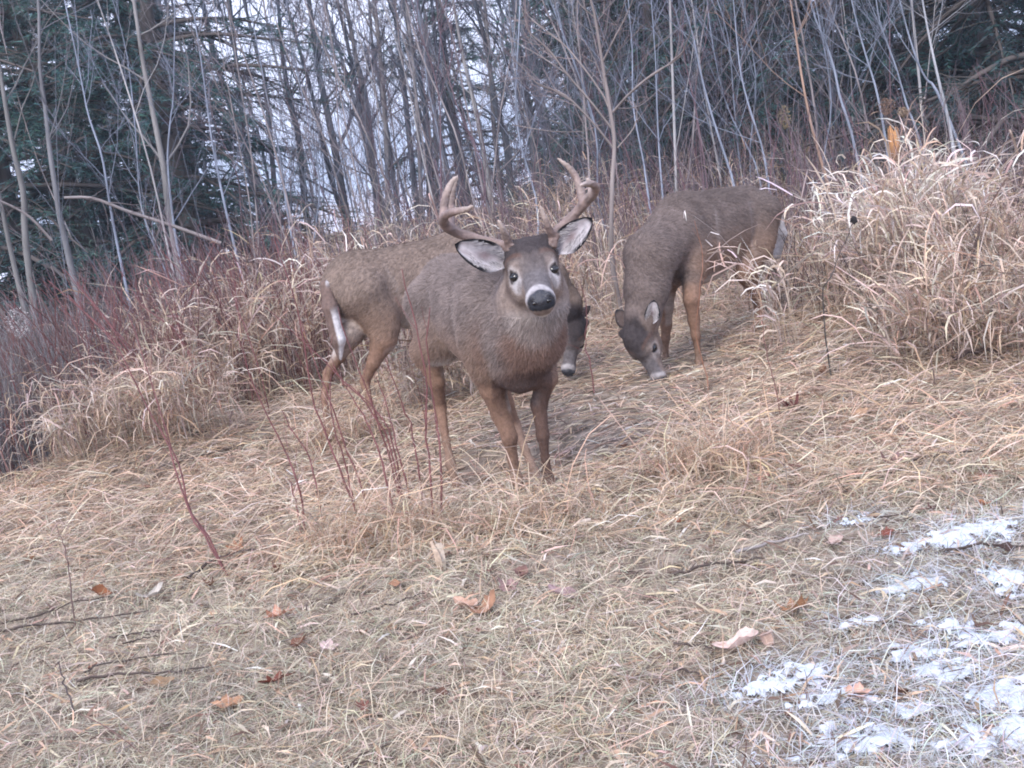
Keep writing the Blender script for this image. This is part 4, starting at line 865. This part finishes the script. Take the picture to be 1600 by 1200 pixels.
# ------------------------------------------------------------------ red stems, twigs, seed heads
M_STEM = material("red_stem", attr=True, noise=(40, .7, 1.3, (1, 1, .3)), rough=.6, spec=.3)
rs = np.random.default_rng(5)
def stem(parent, pxs, back=.15, r0_=.0045, c=(.15, .055, .055), twigs=3, name="stem", depth=None):
    g = ground_px(*pxs[0]); d0 = g[1] if depth is None else depth
    dd = d0 + back * np.linspace(0, 1, len(pxs)) ** 1.3 + rs.normal(0, .01, len(pxs)); pts = [at(a, b, e) for (a, b), e in zip(pxs, dd)]
    pts[0] = np.array([pts[0][0], pts[0][1], float(terrain(pts[0][0], pts[0][1])) - .04]) if depth is None else pts[0]
    if depth is not None: pts.insert(0, np.array([pts[0][0], pts[0][1], float(terrain(pts[0][0], pts[0][1])) - .04]))
    o = np.array(parent.location) if parent is not None else pts[0]
    P = spline(pts, 16)[None] - o; P[0, 2:-1] += rs.normal(0, .0022, (13, 3)); R = (r0_ * np.linspace(1, .38, 16))[None]
    b = Bag(); V, Q = tubes(P, R, 5); tcol = np.linspace(0, 1, 16).repeat(5)[:, None]; cc = np.asarray(c)
    b.add(V, Q, cc * (1 - tcol) * np.array([1.1, 1.25, 1.2]) + tcol * cc)
    P2, R2 = branch(rs, P, R, 10, .2, .98, .5, .012, 3, .05, .1, rf=.6, rmin=.0012); V, Q = tubes(P2, R2, 3); b.add(V, Q, cc * .8)    # buds
    if twigs:
        P2, R2 = branch(rs, P, R, twigs, .35, .95, .45, .28, 5, .06, .3, rf=.55, rmin=.0012); V, Q = tubes(P2, R2, 3); b.add(V, Q, cc)
    m = b.build(name, M_STEM, parent)
    if parent is None: m.location = o
    return m
def shrub(label, stems, **k):
    g = ground_px(*stems[0][0])
    if 'depth' in k: q = at(*stems[0][0], k['depth']); g = np.array([q[0], q[1], float(terrain(q[0], q[1]))])
    root = tag(empty("red_stem_shrub", g), label, "shrub", "red-stemmed shrubs")
    for s_ in stems: stem(root, s_, **k)
    return root
shrub("clump of red stems left of the middle deer's hind legs, leaning far left", [[(570, 840), (549, 781), (528, 724), (508, 673), (488, 617), (468, 494), (445, 422), (428, 370)], [(576, 812), (562, 753), (545, 710), (525, 656), (508, 605), (491, 566), (470, 500)], [(502, 815), (494, 758), (482, 713), (465, 685), (440, 640)], [(562, 836), (556, 800), (540, 730), (520, 660), (515, 600)]])
shrub("thickest bundle of red stems, in front of the middle deer's hoof", [[(630, 792), (621, 753), (607, 690), (587, 653), (567, 625), (539, 597), (480, 540), (415, 480)], [(627, 787), (610, 719), (593, 668), (573, 611), (553, 560), (528, 480)], [(644, 801), (635, 755), (621, 702), (610, 653), (588, 590)], [(634, 796), (628, 770), (616, 705), (600, 660), (575, 628), (545, 600)], [(616, 843), (607, 758), (594, 713), (579, 673), (559, 634), (520, 570)]])
shrub("three upright red stems beside the buck's hind leg, above the split stalk", [[(674, 823), (674, 744), (667, 687), (667, 617), (662, 570), (645, 490), (628, 420)], [(686, 826), (689, 730), (686, 687), (682, 659), (668, 560), (672, 480)], [(658, 798), (655, 730), (644, 673), (633, 642), (602, 560)]])
shrub("lone dark red stem between the left shrub and the thick red bundle", [[(475, 852), (474, 801), (463, 747), (448, 710), (420, 655), (392, 590), (370, 520)], [(470, 850), (466, 800), (452, 750)]], twigs=2)
shrub("pair of long red stems bowing out of the lawn on the left", [[(364, 905), (337, 868), (314, 828), (294, 794), (276, 737), (260, 689), (237, 650), (195, 562), (156, 510), (107, 461)], [(358, 898), (324, 838), (297, 797), (283, 740), (265, 690), (250, 640), (225, 560), (200, 490)]], back=.5, twigs=4)
shrub("fan of red stems leaning left over the dark brush", [[(258, 636), (195, 549), (140, 494), (75, 438)], [(250, 630), (182, 523), (136, 464), (100, 420)], [(265, 640), (215, 560), (160, 490), (120, 440)]], back=.3, twigs=5, r0_=.006, depth=6.05)
shrub("red stems rising through the tussocks between the dark brush and the left deer", [[(318, 618), (292, 542), (260, 471), (240, 429)], [(312, 600), (276, 520), (227, 481), (201, 445)], [(420, 640), (400, 560), (370, 480), (350, 420)], [(330, 640), (322, 570), (300, 500)]], back=.3, twigs=5, r0_=.0055, depth=6.3)
shrub("thin red twig standing right of the buck, in front of the sapling's foot", [[(928, 614), (921, 563), (914, 543), (917, 484), (905, 440)]], twigs=2, r0_=.004)
def lone(name, label, cat, pxs, **k):
    s_ = stem(None, pxs, **k); s_.name = name; return tag(s_, label, cat)
lone("twig", "orange-red twig rising in front of the right grazing deer's foreleg", "twig", [(1108, 610), (1100, 572), (1088, 520), (1095, 440), (1098, 399), (1085, 345)], c=(.24, .11, .07), r0_=.0035, twigs=2)
lone("twig", "short reddish twig upright on the lawn at the far left", "twig", [(116, 990), (111, 922), (105, 875), (98, 848), (88, 820)], c=(.12, .07, .065), r0_=.003, twigs=1)
lone("twig", "dark bent twig standing at the bottom left corner", "twig", [(120, 1128), (105, 1077), (91, 1034)], c=(.07, .05, .05), r0_=.0035, twigs=1)
lone("twig", "dark stout stem at the left edge in front of the brush", "twig", [(32, 660), (26, 640), (16, 575), (3, 520), (-14, 470)], c=(.08, .055, .055), r0_=.010, twigs=4)
lone("twig", "thin dark twig on the snow, lower right", "twig", [(1256, 1122), (1261, 1074), (1272, 1040)], c=(.10, .07, .07), r0_=.002, twigs=1)
lone("twig", "red twig in the straw right of the right grazing deer", "twig", [(1225, 660), (1210, 600), (1196, 540), (1190, 500)], c=(.15, .07, .06), r0_=.0035, twigs=2)
lone("twig", "brown twig standing in the matted grass below the pale reed mound", "twig", [(1465, 620), (1456, 570), (1450, 520), (1445, 480)], c=(.10, .06, .05), r0_=.004, twigs=3)
for lab, pxs, dep, r_ in [("long arched branch lying through the left thicket", [(100, 309), (145, 310), (202, 331), (270, 353), (345, 380)], 9.8, .018), ("thin arched branch falling across the left edge of the thicket", [(-20, 308), (0, 314), (44, 337), (81, 375)], 9.0, .012)]:
    P = spline([at(a, b, dep + .1 * i) for i, (a, b) in enumerate(pxs)], 14)[None]; R = (r_ * np.linspace(.7, 1, 14))[None]; o = P[0, -1].copy()
    bb = Bag(); V, Q = tubes(P - o, R, 5); bb.add(V, Q, bark(rs, V, (.27, .24, .23))); P2, R2 = branch(rs, P - o, R, 9, .1, .9, .7, .3, 5, .1, .2, rf=.4, rmin=.002); V, Q = tubes(P2, R2, 3); bb.add(V, Q, (.2, .17, .17))
    m = bb.build("arched_branch", M_TWIG); m.location = o; tag(m, lab, "branch")
# burdock-like stalk with a black seed head
g = at(1285, 470, 5.0); root = tag(empty("seed_stalk", (g[0], g[1], float(terrain(g[0], g[1])))), "dark stalk tipped with one black seed head, left of the pale reed mound", "weed")
stem(root, [(1285, 470), (1299, 429), (1317, 384), (1334, 346)], depth=5.0, c=(.07, .055, .05), r0_=.0045, twigs=1, back=.05)
G = Field(); c0 = at(1334, 344, 5.05)
for _ in range(26):
    v = unit(rs.normal(size=3)); G.cone(c0, c0 + v * .019, .010, .0025, .006)
p_, q_, _ = G.mesh(.003); hd = mesh("seed_head", p_ - np.array(root.location), [q_], M_STEM, root, (.022, .018, .018))
# plumed weeds above the reeds
def plume(label, px_, dep, h_px, w_px, c):
    top = at(px_[0], px_[1], dep); base = np.array([top[0] + .05, top[1], float(terrain(top[0], top[1]))]); k = dep / F_PX
    root = tag(empty("plumed_weed", base), label, "weed", "plumed weeds"); P = spline([base, base * .5 + top * .5 + np.array([.02, 0, 0]), top], 10)[None] - base
    V, Q = tubes(P, np.linspace(.004, .0015, 10)[None], 4); mesh("stalk", V, [Q], M_TWIG, root, np.asarray(c) * .6)
    n = 420; t = rs.random(n) ** .8; z = -h_px * k * t; rr = w_px * k * .5 * np.sin(np.pi * np.clip(t * .85 + .1, 0, 1)) * rs.random(n) ** .5; a = rs.uniform(0, 6.28, n)
    B = (top - base) + np.stack([rr * np.cos(a), rr * np.sin(a), z], 1); d = unit(rs.normal(size=(n, 3))) * rs.uniform(.008, .02, (n, 1)); s_ = unit(rs.normal(size=(n, 3))) * .0035
    V = np.stack([B - s_, B + s_, B + d], 1).reshape(-1, 3); C = np.repeat(np.asarray(c) * rs.uniform(.6, 1.4, (n, 1)), 3, 0)
    mesh("plume", V, [np.arange(3 * n).reshape(-1, 3)], M_GRASS, root, C, smooth=False)
plume("olive plumed weed above the right grazing deer's rump", (1224, 165), 8.2, 34, 24, (.26, .21, .13))
plume("brown broad plume of a weed behind the pale reed mound, left one of the two", (1384, 152), 7.6, 26, 30, (.24, .16, .12))
plume("tan small plume of a weed beside the broad brown plume", (1410, 168), 7.7, 14, 18, (.32, .24, .17))
plume("whitish fluffy weed head at the left edge above the brush", (22, 482), 6.4, 46, 44, (.50, .47, .46))
# broken snag with raw orange wood
g = at(1398, 232, 8.6); gz = float(terrain(g[0], g[1])); root = tag(empty("broken_snag", (g[0], g[1], gz)), "broken snag with raw orange wood at its top behind the reeds", "stump")
zt = at(1398, 203, 8.6)[2] - gz; z = np.linspace(-.1, zt, 9); a = np.linspace(0, 2 * np.pi, 15)[:-1]
rr = .045 * (1 + .12 * np.sin(3 * a + 1))[None] * np.linspace(1.25, .85, 9)[:, None]; zz = np.repeat(z[:, None], 14, 1); zz[-1] += .09 * rs.random(14) - .05; zz[-2] += .02 * rs.random(14)
V = np.stack([rr * np.cos(a), rr * np.sin(a), zz], -1).reshape(-1, 3); gi = np.arange(126).reshape(9, 14); Q = np.stack([gi[:-1], np.roll(gi[:-1], -1, 1), np.roll(gi[1:], -1, 1), gi[1:]], -1).reshape(-1, 4)
C = np.where((V[:, 2:3] > zt - .16), (.42, .22, .10), (.13, .10, .085)); V = np.vstack([V, [0, 0, zt - .05]]); C = np.vstack([C, [.40, .22, .11]])
tri = np.stack([gi[-1], np.roll(gi[-1], -1), np.full(14, 126)], 1); mesh("stump", V, [Q, tri], M_BARK, root, C)
# split pale stalk sticking out of the lawn
g = ground_px(688, 892); root = tag(empty("split_stalk", g), "split pale stalk sticking up from the lawn below the red stems", "stalk")
def slat(parent, name, pts, w_, th_, c):
    P = spline(pts, 7) - np.array(parent.location); T = unit(np.gradient(P, axis=0)); S = unit(np.cross(T, np.array([0, -1.0, .2]))); D = np.cross(S, T); W = np.interp(np.linspace(0, 1, 7), np.linspace(0, 1, len(w_)), w_)[:, None]
    V = np.concatenate([P - S * W, P + D * th_, P + S * W, P - D * th_], 1).reshape(-1, 3); gi = np.arange(28).reshape(7, 4)
    Q = np.concatenate([np.stack([gi[:-1, j], gi[:-1, (j + 1) % 4], gi[1:, (j + 1) % 4], gi[1:, j]], 1) for j in range(4)] + [gi[:1, ::-1], gi[-1:]]); return mesh(name, V, [Q], M_LEAF, parent, c, smooth=False)
dg = g[1]
slat(root, "prong", [at(690, 898, dg), at(684, 872, dg - .01), at(673, 846, dg)], [.010, .010, .004], .003, (.60, .47, .36))
slat(root, "prong", [at(691, 897, dg), at(690, 872, dg + .01), at(685, 849, dg + .01)], [.011, .012, .011], .003, (.70, .60, .50))
g2 = ground_px(910, 830); root = tag(empty("broken_stalk", g2), "pale sliver of broken stalk lying right of the front tussock", "stalk")
slat(root, "sliver", [g2 + np.array([-.035, 0, .02]), g2 + np.array([0, .005, .03]), g2 + np.array([.035, 0, .035])], [.003, .008, .006], .003, (.70, .60, .52))
# ------------------------------------------------------------------ sticks and fallen leaves on the lawn
STK = [([(0, 1000), (67, 990), (152, 981), (236, 969)], .0040, "longest dark stick lying at the left edge of the lawn"), ([(7, 988), (67, 973), (118, 956), (175, 946)], .0035, "dark stick just above the longest stick at the left edge"),
       ([(125, 1081), (202, 1069), (270, 1066), (331, 1059)], .0038, "lower one of two parallel dark sticks at the bottom left"), ([(135, 1067), (175, 1050), (253, 1040), (304, 1037)], .003, "upper one of two parallel dark sticks at the bottom left"),
       ([(297, 917), (354, 882), (418, 870)], .0045, "dark stick at the foot of the bowing red stems"), ([(175, 1010), (220, 1004), (256, 1000)], .0025, "short thin stick between the long sticks on the left"), ([(196, 1020), (225, 1015), (250, 1010)], .0025, "shortest stick on the left lawn"),
       ([(1055, 914), (1115, 899), (1197, 890)], .004, "dark stick lying on the lawn right of centre"), ([(1152, 881), (1209, 864), (1265, 851)], .005, "pale grey stick arching over the lawn right of centre"), ([(1055, 1025), (1085, 1026), (1115, 1032)], .0035, "black stick left of the big tan leaf"), ([(1055, 1064), (1080, 1068), (1100, 1076)], .003, "short dark stick below the big tan leaf"),
       ([(552, 976), (625, 957), (668, 943)], .003, "thin dark stick in the middle of the lawn"), ([(240, 700), (300, 690), (380, 700)], .004, "dark stick across the combed tussock on the left"), ([(1420, 735), (1500, 722), (1590, 715)], .004, "dark stick at the right edge below the mound"), ([(1470, 880), (1540, 868), (1600, 872)], .004, "dark stick between snow patches at the right edge")]
for pxs, r_, lab in STK:
    P = spline([ground_px(a, b) + np.array([0, 0, .034]) for a, b in pxs], 12)[None]; o = P[0, 0].copy(); P = P - o; P[0, 1:-1] += rs.normal(0, .003, (10, 3)); R = (r_ * 1.25 * np.linspace(1, .5, 12))[None]
    bb = Bag(); V, Q = tubes(P, R, 5); c_ = (.30, .27, .26) if "pale" in lab else (.075, .058, .052); bb.add(V, Q, bark(rs, V * 20, c_, .3)); P2, R2 = branch(rs, P, R, 3, .2, .9, .7, .2, 4, .1, 0, rf=.6, rmin=.001); V, Q = tubes(P2, R2, 3); bb.add(V, Q, c_)
    m = bb.build("stick", M_TWIG); m.location = o; tag(m, lab, "stick", "sticks lying on the lawn")
def leaf_shape(kind):
    t = np.linspace(0, 2 * np.pi, 41)[:-1]
    if kind == "oak": r = .62 + .30 * np.cos(7 * t) * np.sin(t / 2) ** .5; X = np.cos(t) * r * .75; Y = np.sin(t) * r * .55
    elif kind == "maple": r = .55 + .33 * np.abs(np.cos(2.5 * t)) ** 1.5 + .06 * np.cos(15 * t); X = np.cos(t) * r * .75; Y = np.sin(t) * r * .75
    else: X = np.cos(t) * .62; Y = np.sin(t) * .36 * (1 - .25 * np.cos(t)) + .015 * np.cos(17 * t)
    return X, Y
def leaf(label, a, b, size_px, kind, c, curl=.5, group="fallen leaves on the lawn"):
    g = ground_px(a, b); L = size_px * g[1] / F_PX * 1.15; X, Y = leaf_shape(kind); rings = [1, .66, .33]
    V = np.concatenate([np.stack([X * q, Y * q, 0 * X], 1) for q in rings] + [np.zeros((1, 3))]) * L
    V[:, 2] = curl * (V[:, 1] ** 2 * 2.2 + V[:, 0] ** 2 * .8) / L + .07 * L * np.sin(V[:, 0] / L * 7 + rs.random() * 6) * np.abs(V[:, 1] / L) * 3
    n = 40; gi = np.arange(3 * n).reshape(3, n); Q = np.concatenate([np.stack([gi[j], np.roll(gi[j], -1), np.roll(gi[j + 1], -1), gi[j + 1]], 1) for j in range(2)]); T_ = np.stack([gi[2], np.roll(gi[2], -1), np.full(n, 3 * n)], 1)
    C = np.asarray(c) * (1 + .25 * (np.abs(V[:, 1:2]) < .03 * L) - .2 * (np.linalg.norm(V[:, :2], axis=1, keepdims=True) > .55 * L))
    o = mesh("fallen_leaf", V, [Q, T_], M_LEAF, col=C)
    sm, sq = tubes(spline([(-.6 * L, 0, .1 * L), (-.75 * L, .03 * L, .12 * L), (-.98 * L, .10 * L, .16 * L)], 5)[None], np.full((1, 5), .025 * L), 3); mesh("leaf_stalk", sm, [sq], M_LEAF, o, np.asarray(c) * .7)
    o.location = g + np.array([0, 0, .022]); o.rotation_euler = (rs.normal(.15, .15), rs.normal(0, .18), rs.uniform(0, 6.28)); return tag(o, label, "leaf", group)
RUST, ORG, PINK, BRN, MAUVE, TAN_ = (.20, .07, .05), (.34, .19, .12), (.60, .38, .30), (.13, .07, .05), (.30, .19, .18), (.44, .29, .19)
for args in [("rust-red oak leaf lying beside snow at the right", 1387, 843, 26, "oak", RUST, .2), ("largest pinkish tan leaf, at the lower right next to the snow", 1155, 1022, 58, "oval", (.66, .50, .44), .7), ("small curled tan leaf right of the largest pinkish leaf", 1201, 1018, 24, "oval", (.45, .32, .26), 1.2), ("orange crumpled leaf above the snow at the lower right", 1242, 964, 40, "maple", (.38, .20, .11), .4),
             ("dark curled leaf near the bottom right corner", 1408, 1102, 28, "oval", BRN, 1.3), ("peach coloured leaf on the snow near the bottom right", 1341, 1100, 32, "maple", (.58, .36, .28), .4), ("bright orange maple leaf in the middle of the lawn", 762, 961, 36, "maple", ORG, .5), ("pale orange leaf partly under the bright orange maple leaf", 728, 955, 36, "oval", (.52, .33, .24), .5),
             ("brown-orange folded leaf on the left lawn above the sticks", 162, 939, 24, "oval", (.24, .10, .05), 1.2), ("small red-orange leaf near the bowing red stems", 290, 871, 16, "oval", (.30, .10, .05), 1.0), ("pale lobed leaf on the left lawn", 238, 940, 32, "maple", (.46, .42, .37), .5), ("salmon maple leaf below the bowing red stems", 436, 973, 30, "maple", (.50, .25, .17), .4),
             ("tiny brown leaf at the far left of the lawn", 51, 885, 16, "oval", (.22, .11, .06), 1), ("small brown leaf near the parallel sticks", 148, 1054, 16, "oval", (.20, .10, .07), .8), ("dark red lobed leaf at the bottom, left of centre", 428, 1077, 42, "oak", (.20, .07, .05), .5), ("orange oak leaf behind the foot of the bowing red stems", 374, 865, 32, "oak", (.36, .16, .08), .5),
             ("brown folded leaf right of the parallel sticks", 469, 1020, 28, "oval", (.24, .12, .08), 1.0), ("small pale pink leaf left of the middle of the lawn", 516, 1023, 22, "maple", (.58, .44, .42), .4), ("broad brown leaf between the parallel sticks and the bottom edge", 258, 1078, 30, "oval", (.26, .17, .10), .4), ("flat tan-orange leaf at the bottom edge, left", 358, 1114, 36, "maple", (.44, .25, .15), .3),
             ("small orange leaf left of the bright maple leaf", 621, 925, 17, "oval", ORG, 1.0), ("brown curled leaf below the buck's tussock", 819, 909, 26, "oval", (.24, .14, .12), 1.0), ("mauve leaf beside the brown curled leaf", 797, 930, 28, "maple", MAUVE, .6), ("long mauve-grey leaf right of the middle of the lawn", 880, 940, 42, "oval", (.30, .21, .21), .5),
             ("dark brown leaf at the bottom edge in the middle", 570, 1117, 28, "oak", (.20, .09, .07), .5), ("small dark leaf near the bottom edge, right of the middle", 694, 1099, 22, "oval", BRN, .9), ("tiny rust leaf on the lawn right of the middle", 900, 1028, 18, "oak", (.24, .10, .06), .8),
             ("brown leaf in the straw below the right grazing deer", 1246, 744, 24, "oval", (.20, .11, .09), 1.0), ("pinkish leaf in the straw at the right", 1333, 751, 26, "oval", (.48, .32, .25), .7), ("mauve leaf below the brown leaf cluster at the right", 1394, 736, 24, "maple", (.28, .18, .17), .8), ("orange-brown leaf between snow patches near the right edge", 1539, 800, 20, "oval", (.38, .18, .10), .9),
             ("dark leaf at the upper rim of the snow", 1456, 807, 20, "oak", (.16, .09, .08), .9), ("pink leaf curled in the straw, right of centre", 1195, 760, 20, "oval", (.55, .30, .24), 1.0), ("flat pale pink leaf above the grey stick's end", 1306, 856, 28, "oval", (.52, .38, .33), .3), ("blackish leaf at the right edge of the lawn", 1577, 872, 20, "oval", (.08, .05, .045), 1.2),
             ("dark red-brown leaf cluster in the straw below the reeds", 1240, 643, 34, "oak", (.13, .05, .045), 1.0), ("tan leaf in the straw right of the dark cluster", 1345, 657, 22, "oval", TAN_, .8), ("rusty leaf in the straw right of the low tussock", 1062, 826, 16, "oak", (.36, .13, .07), .8)]:
    leaf(*args)
# small brown scraps of leaf scattered over lawn and straw
for k in range(150):
    y_ = rs.uniform(2.1, 5.2); x_ = rs.uniform(-.5, .5) * y_; c_ = [(.24, .13, .09), (.36, .22, .15), (.18, .09, .07), (.44, .30, .23)][rs.integers(4)]
    dpx = np.array([x_, y_, 0]) - CAM; zc = dpx @ f; a_ = 800 + F_PX * (dpx @ RT) / zc; b_ = 600 - F_PX * (dpx @ UP) / zc
    leaf("small brown scrap of dead leaf half buried in the dry grass", a_, b_, rs.uniform(7, 13), ["oak", "oval", "maple"][rs.integers(3)], c_, rs.uniform(.3, 1.2), "leaf scraps in the grass").location[2] -= .010

for lab, pxs, dep, r_ in [("dark rotten branch leaning in the grass right of the pale reed mound's foot", [(1478, 520), (1492, 486), (1512, 462), (1532, 450)], 5.05, .014), ("dark broken branch lying low in the shade at the right edge", [(1490, 560), (1530, 545), (1570, 552), (1610, 540)], 4.75, .012), ("blackish upright dead stem among the reeds at the right", [(1545, 540), (1530, 470), (1522, 400), (1530, 350)], 5.2, .008)]:
    P = spline([at(a, b, dep + .04 * i) for i, (a, b) in enumerate(pxs)], 10)[None]; P[0, 1:-1] += rs.normal(0, .006, (8, 3)); o = P[0, 0].copy(); R = (r_ * np.linspace(1, .6, 10))[None]
    bb = Bag(); V, Q = tubes(P - o, R, 6); bb.add(V, Q, bark(rs, V * 15, (.075, .052, .045), .4)); P2, R2 = branch(rs, P - o, R, 5, .2, .95, .8, .3, 5, .12, .1, rf=.4, rmin=.0018); V, Q = tubes(P2, R2, 3); bb.add(V, Q, (.07, .05, .045))
    m = bb.build("dead_branch", M_TWIG); m.location = o; tag(m, lab, "branch")

# broken twig bits in the litter
n = 420; y = 1.9 + 4.2 * rs.random(n) ** 1.1; x = (rs.random(n) * 2 - 1) * (.52 * y + .2); a = rs.normal(.2, .9, n); L = rs.uniform(.03, .16, n); t = np.linspace(-.5, .5, 4)
X = x[:, None] + (L * np.cos(a))[:, None] * t + rs.normal(0, .002, (n, 4)); Y = y[:, None] + (L * np.sin(a))[:, None] * t + rs.normal(0, .002, (n, 4))
P = np.stack([X, Y, terrain(X, Y) + .022 + rs.normal(0, .004, (n, 4))], -1); V, Q = tubes(P, rs.uniform(.0012, .0028, (n, 1)) * np.linspace(1, .7, 4)[None], 4)
tag(mesh("twig_litter", V, [Q], M_TWIG, col=np.repeat(np.array([(.08, .058, .05), (.14, .10, .085), (.24, .20, .18)])[rs.integers(3, size=n)], 16, 0)), kind="stuff")
# ------------------------------------------------------------------ damp winter air
mh = bpy.data.materials.new("haze"); mh.use_nodes = True; hn_ = mh.node_tree.nodes; hn_.clear()
pv = hn_.new("ShaderNodeVolumePrincipled"); pv.inputs['Color'].default_value = (.66, .82, 1.0, 1); pv.inputs['Density'].default_value = 0.0025; pv.inputs['Anisotropy'].default_value = .2
ho = hn_.new("ShaderNodeOutputMaterial"); mh.node_tree.links.new(pv.outputs[0], ho.inputs['Volume'])
hx_, y0_, y1_, z0_, z1_ = 440, -440, 460, -9.5, 16.0
hv_ = np.array([(a, b, c) for a in (-hx_, hx_) for b in (y0_, y1_) for c in (z0_, z1_)], float)
hq_ = np.array([(0, 1, 3, 2), (4, 6, 7, 5), (0, 4, 5, 1), (2, 3, 7, 6), (0, 2, 6, 4), (1, 5, 7, 3)])
tag(mesh("haze", hv_, [hq_], mh, smooth=False), kind="stuff")
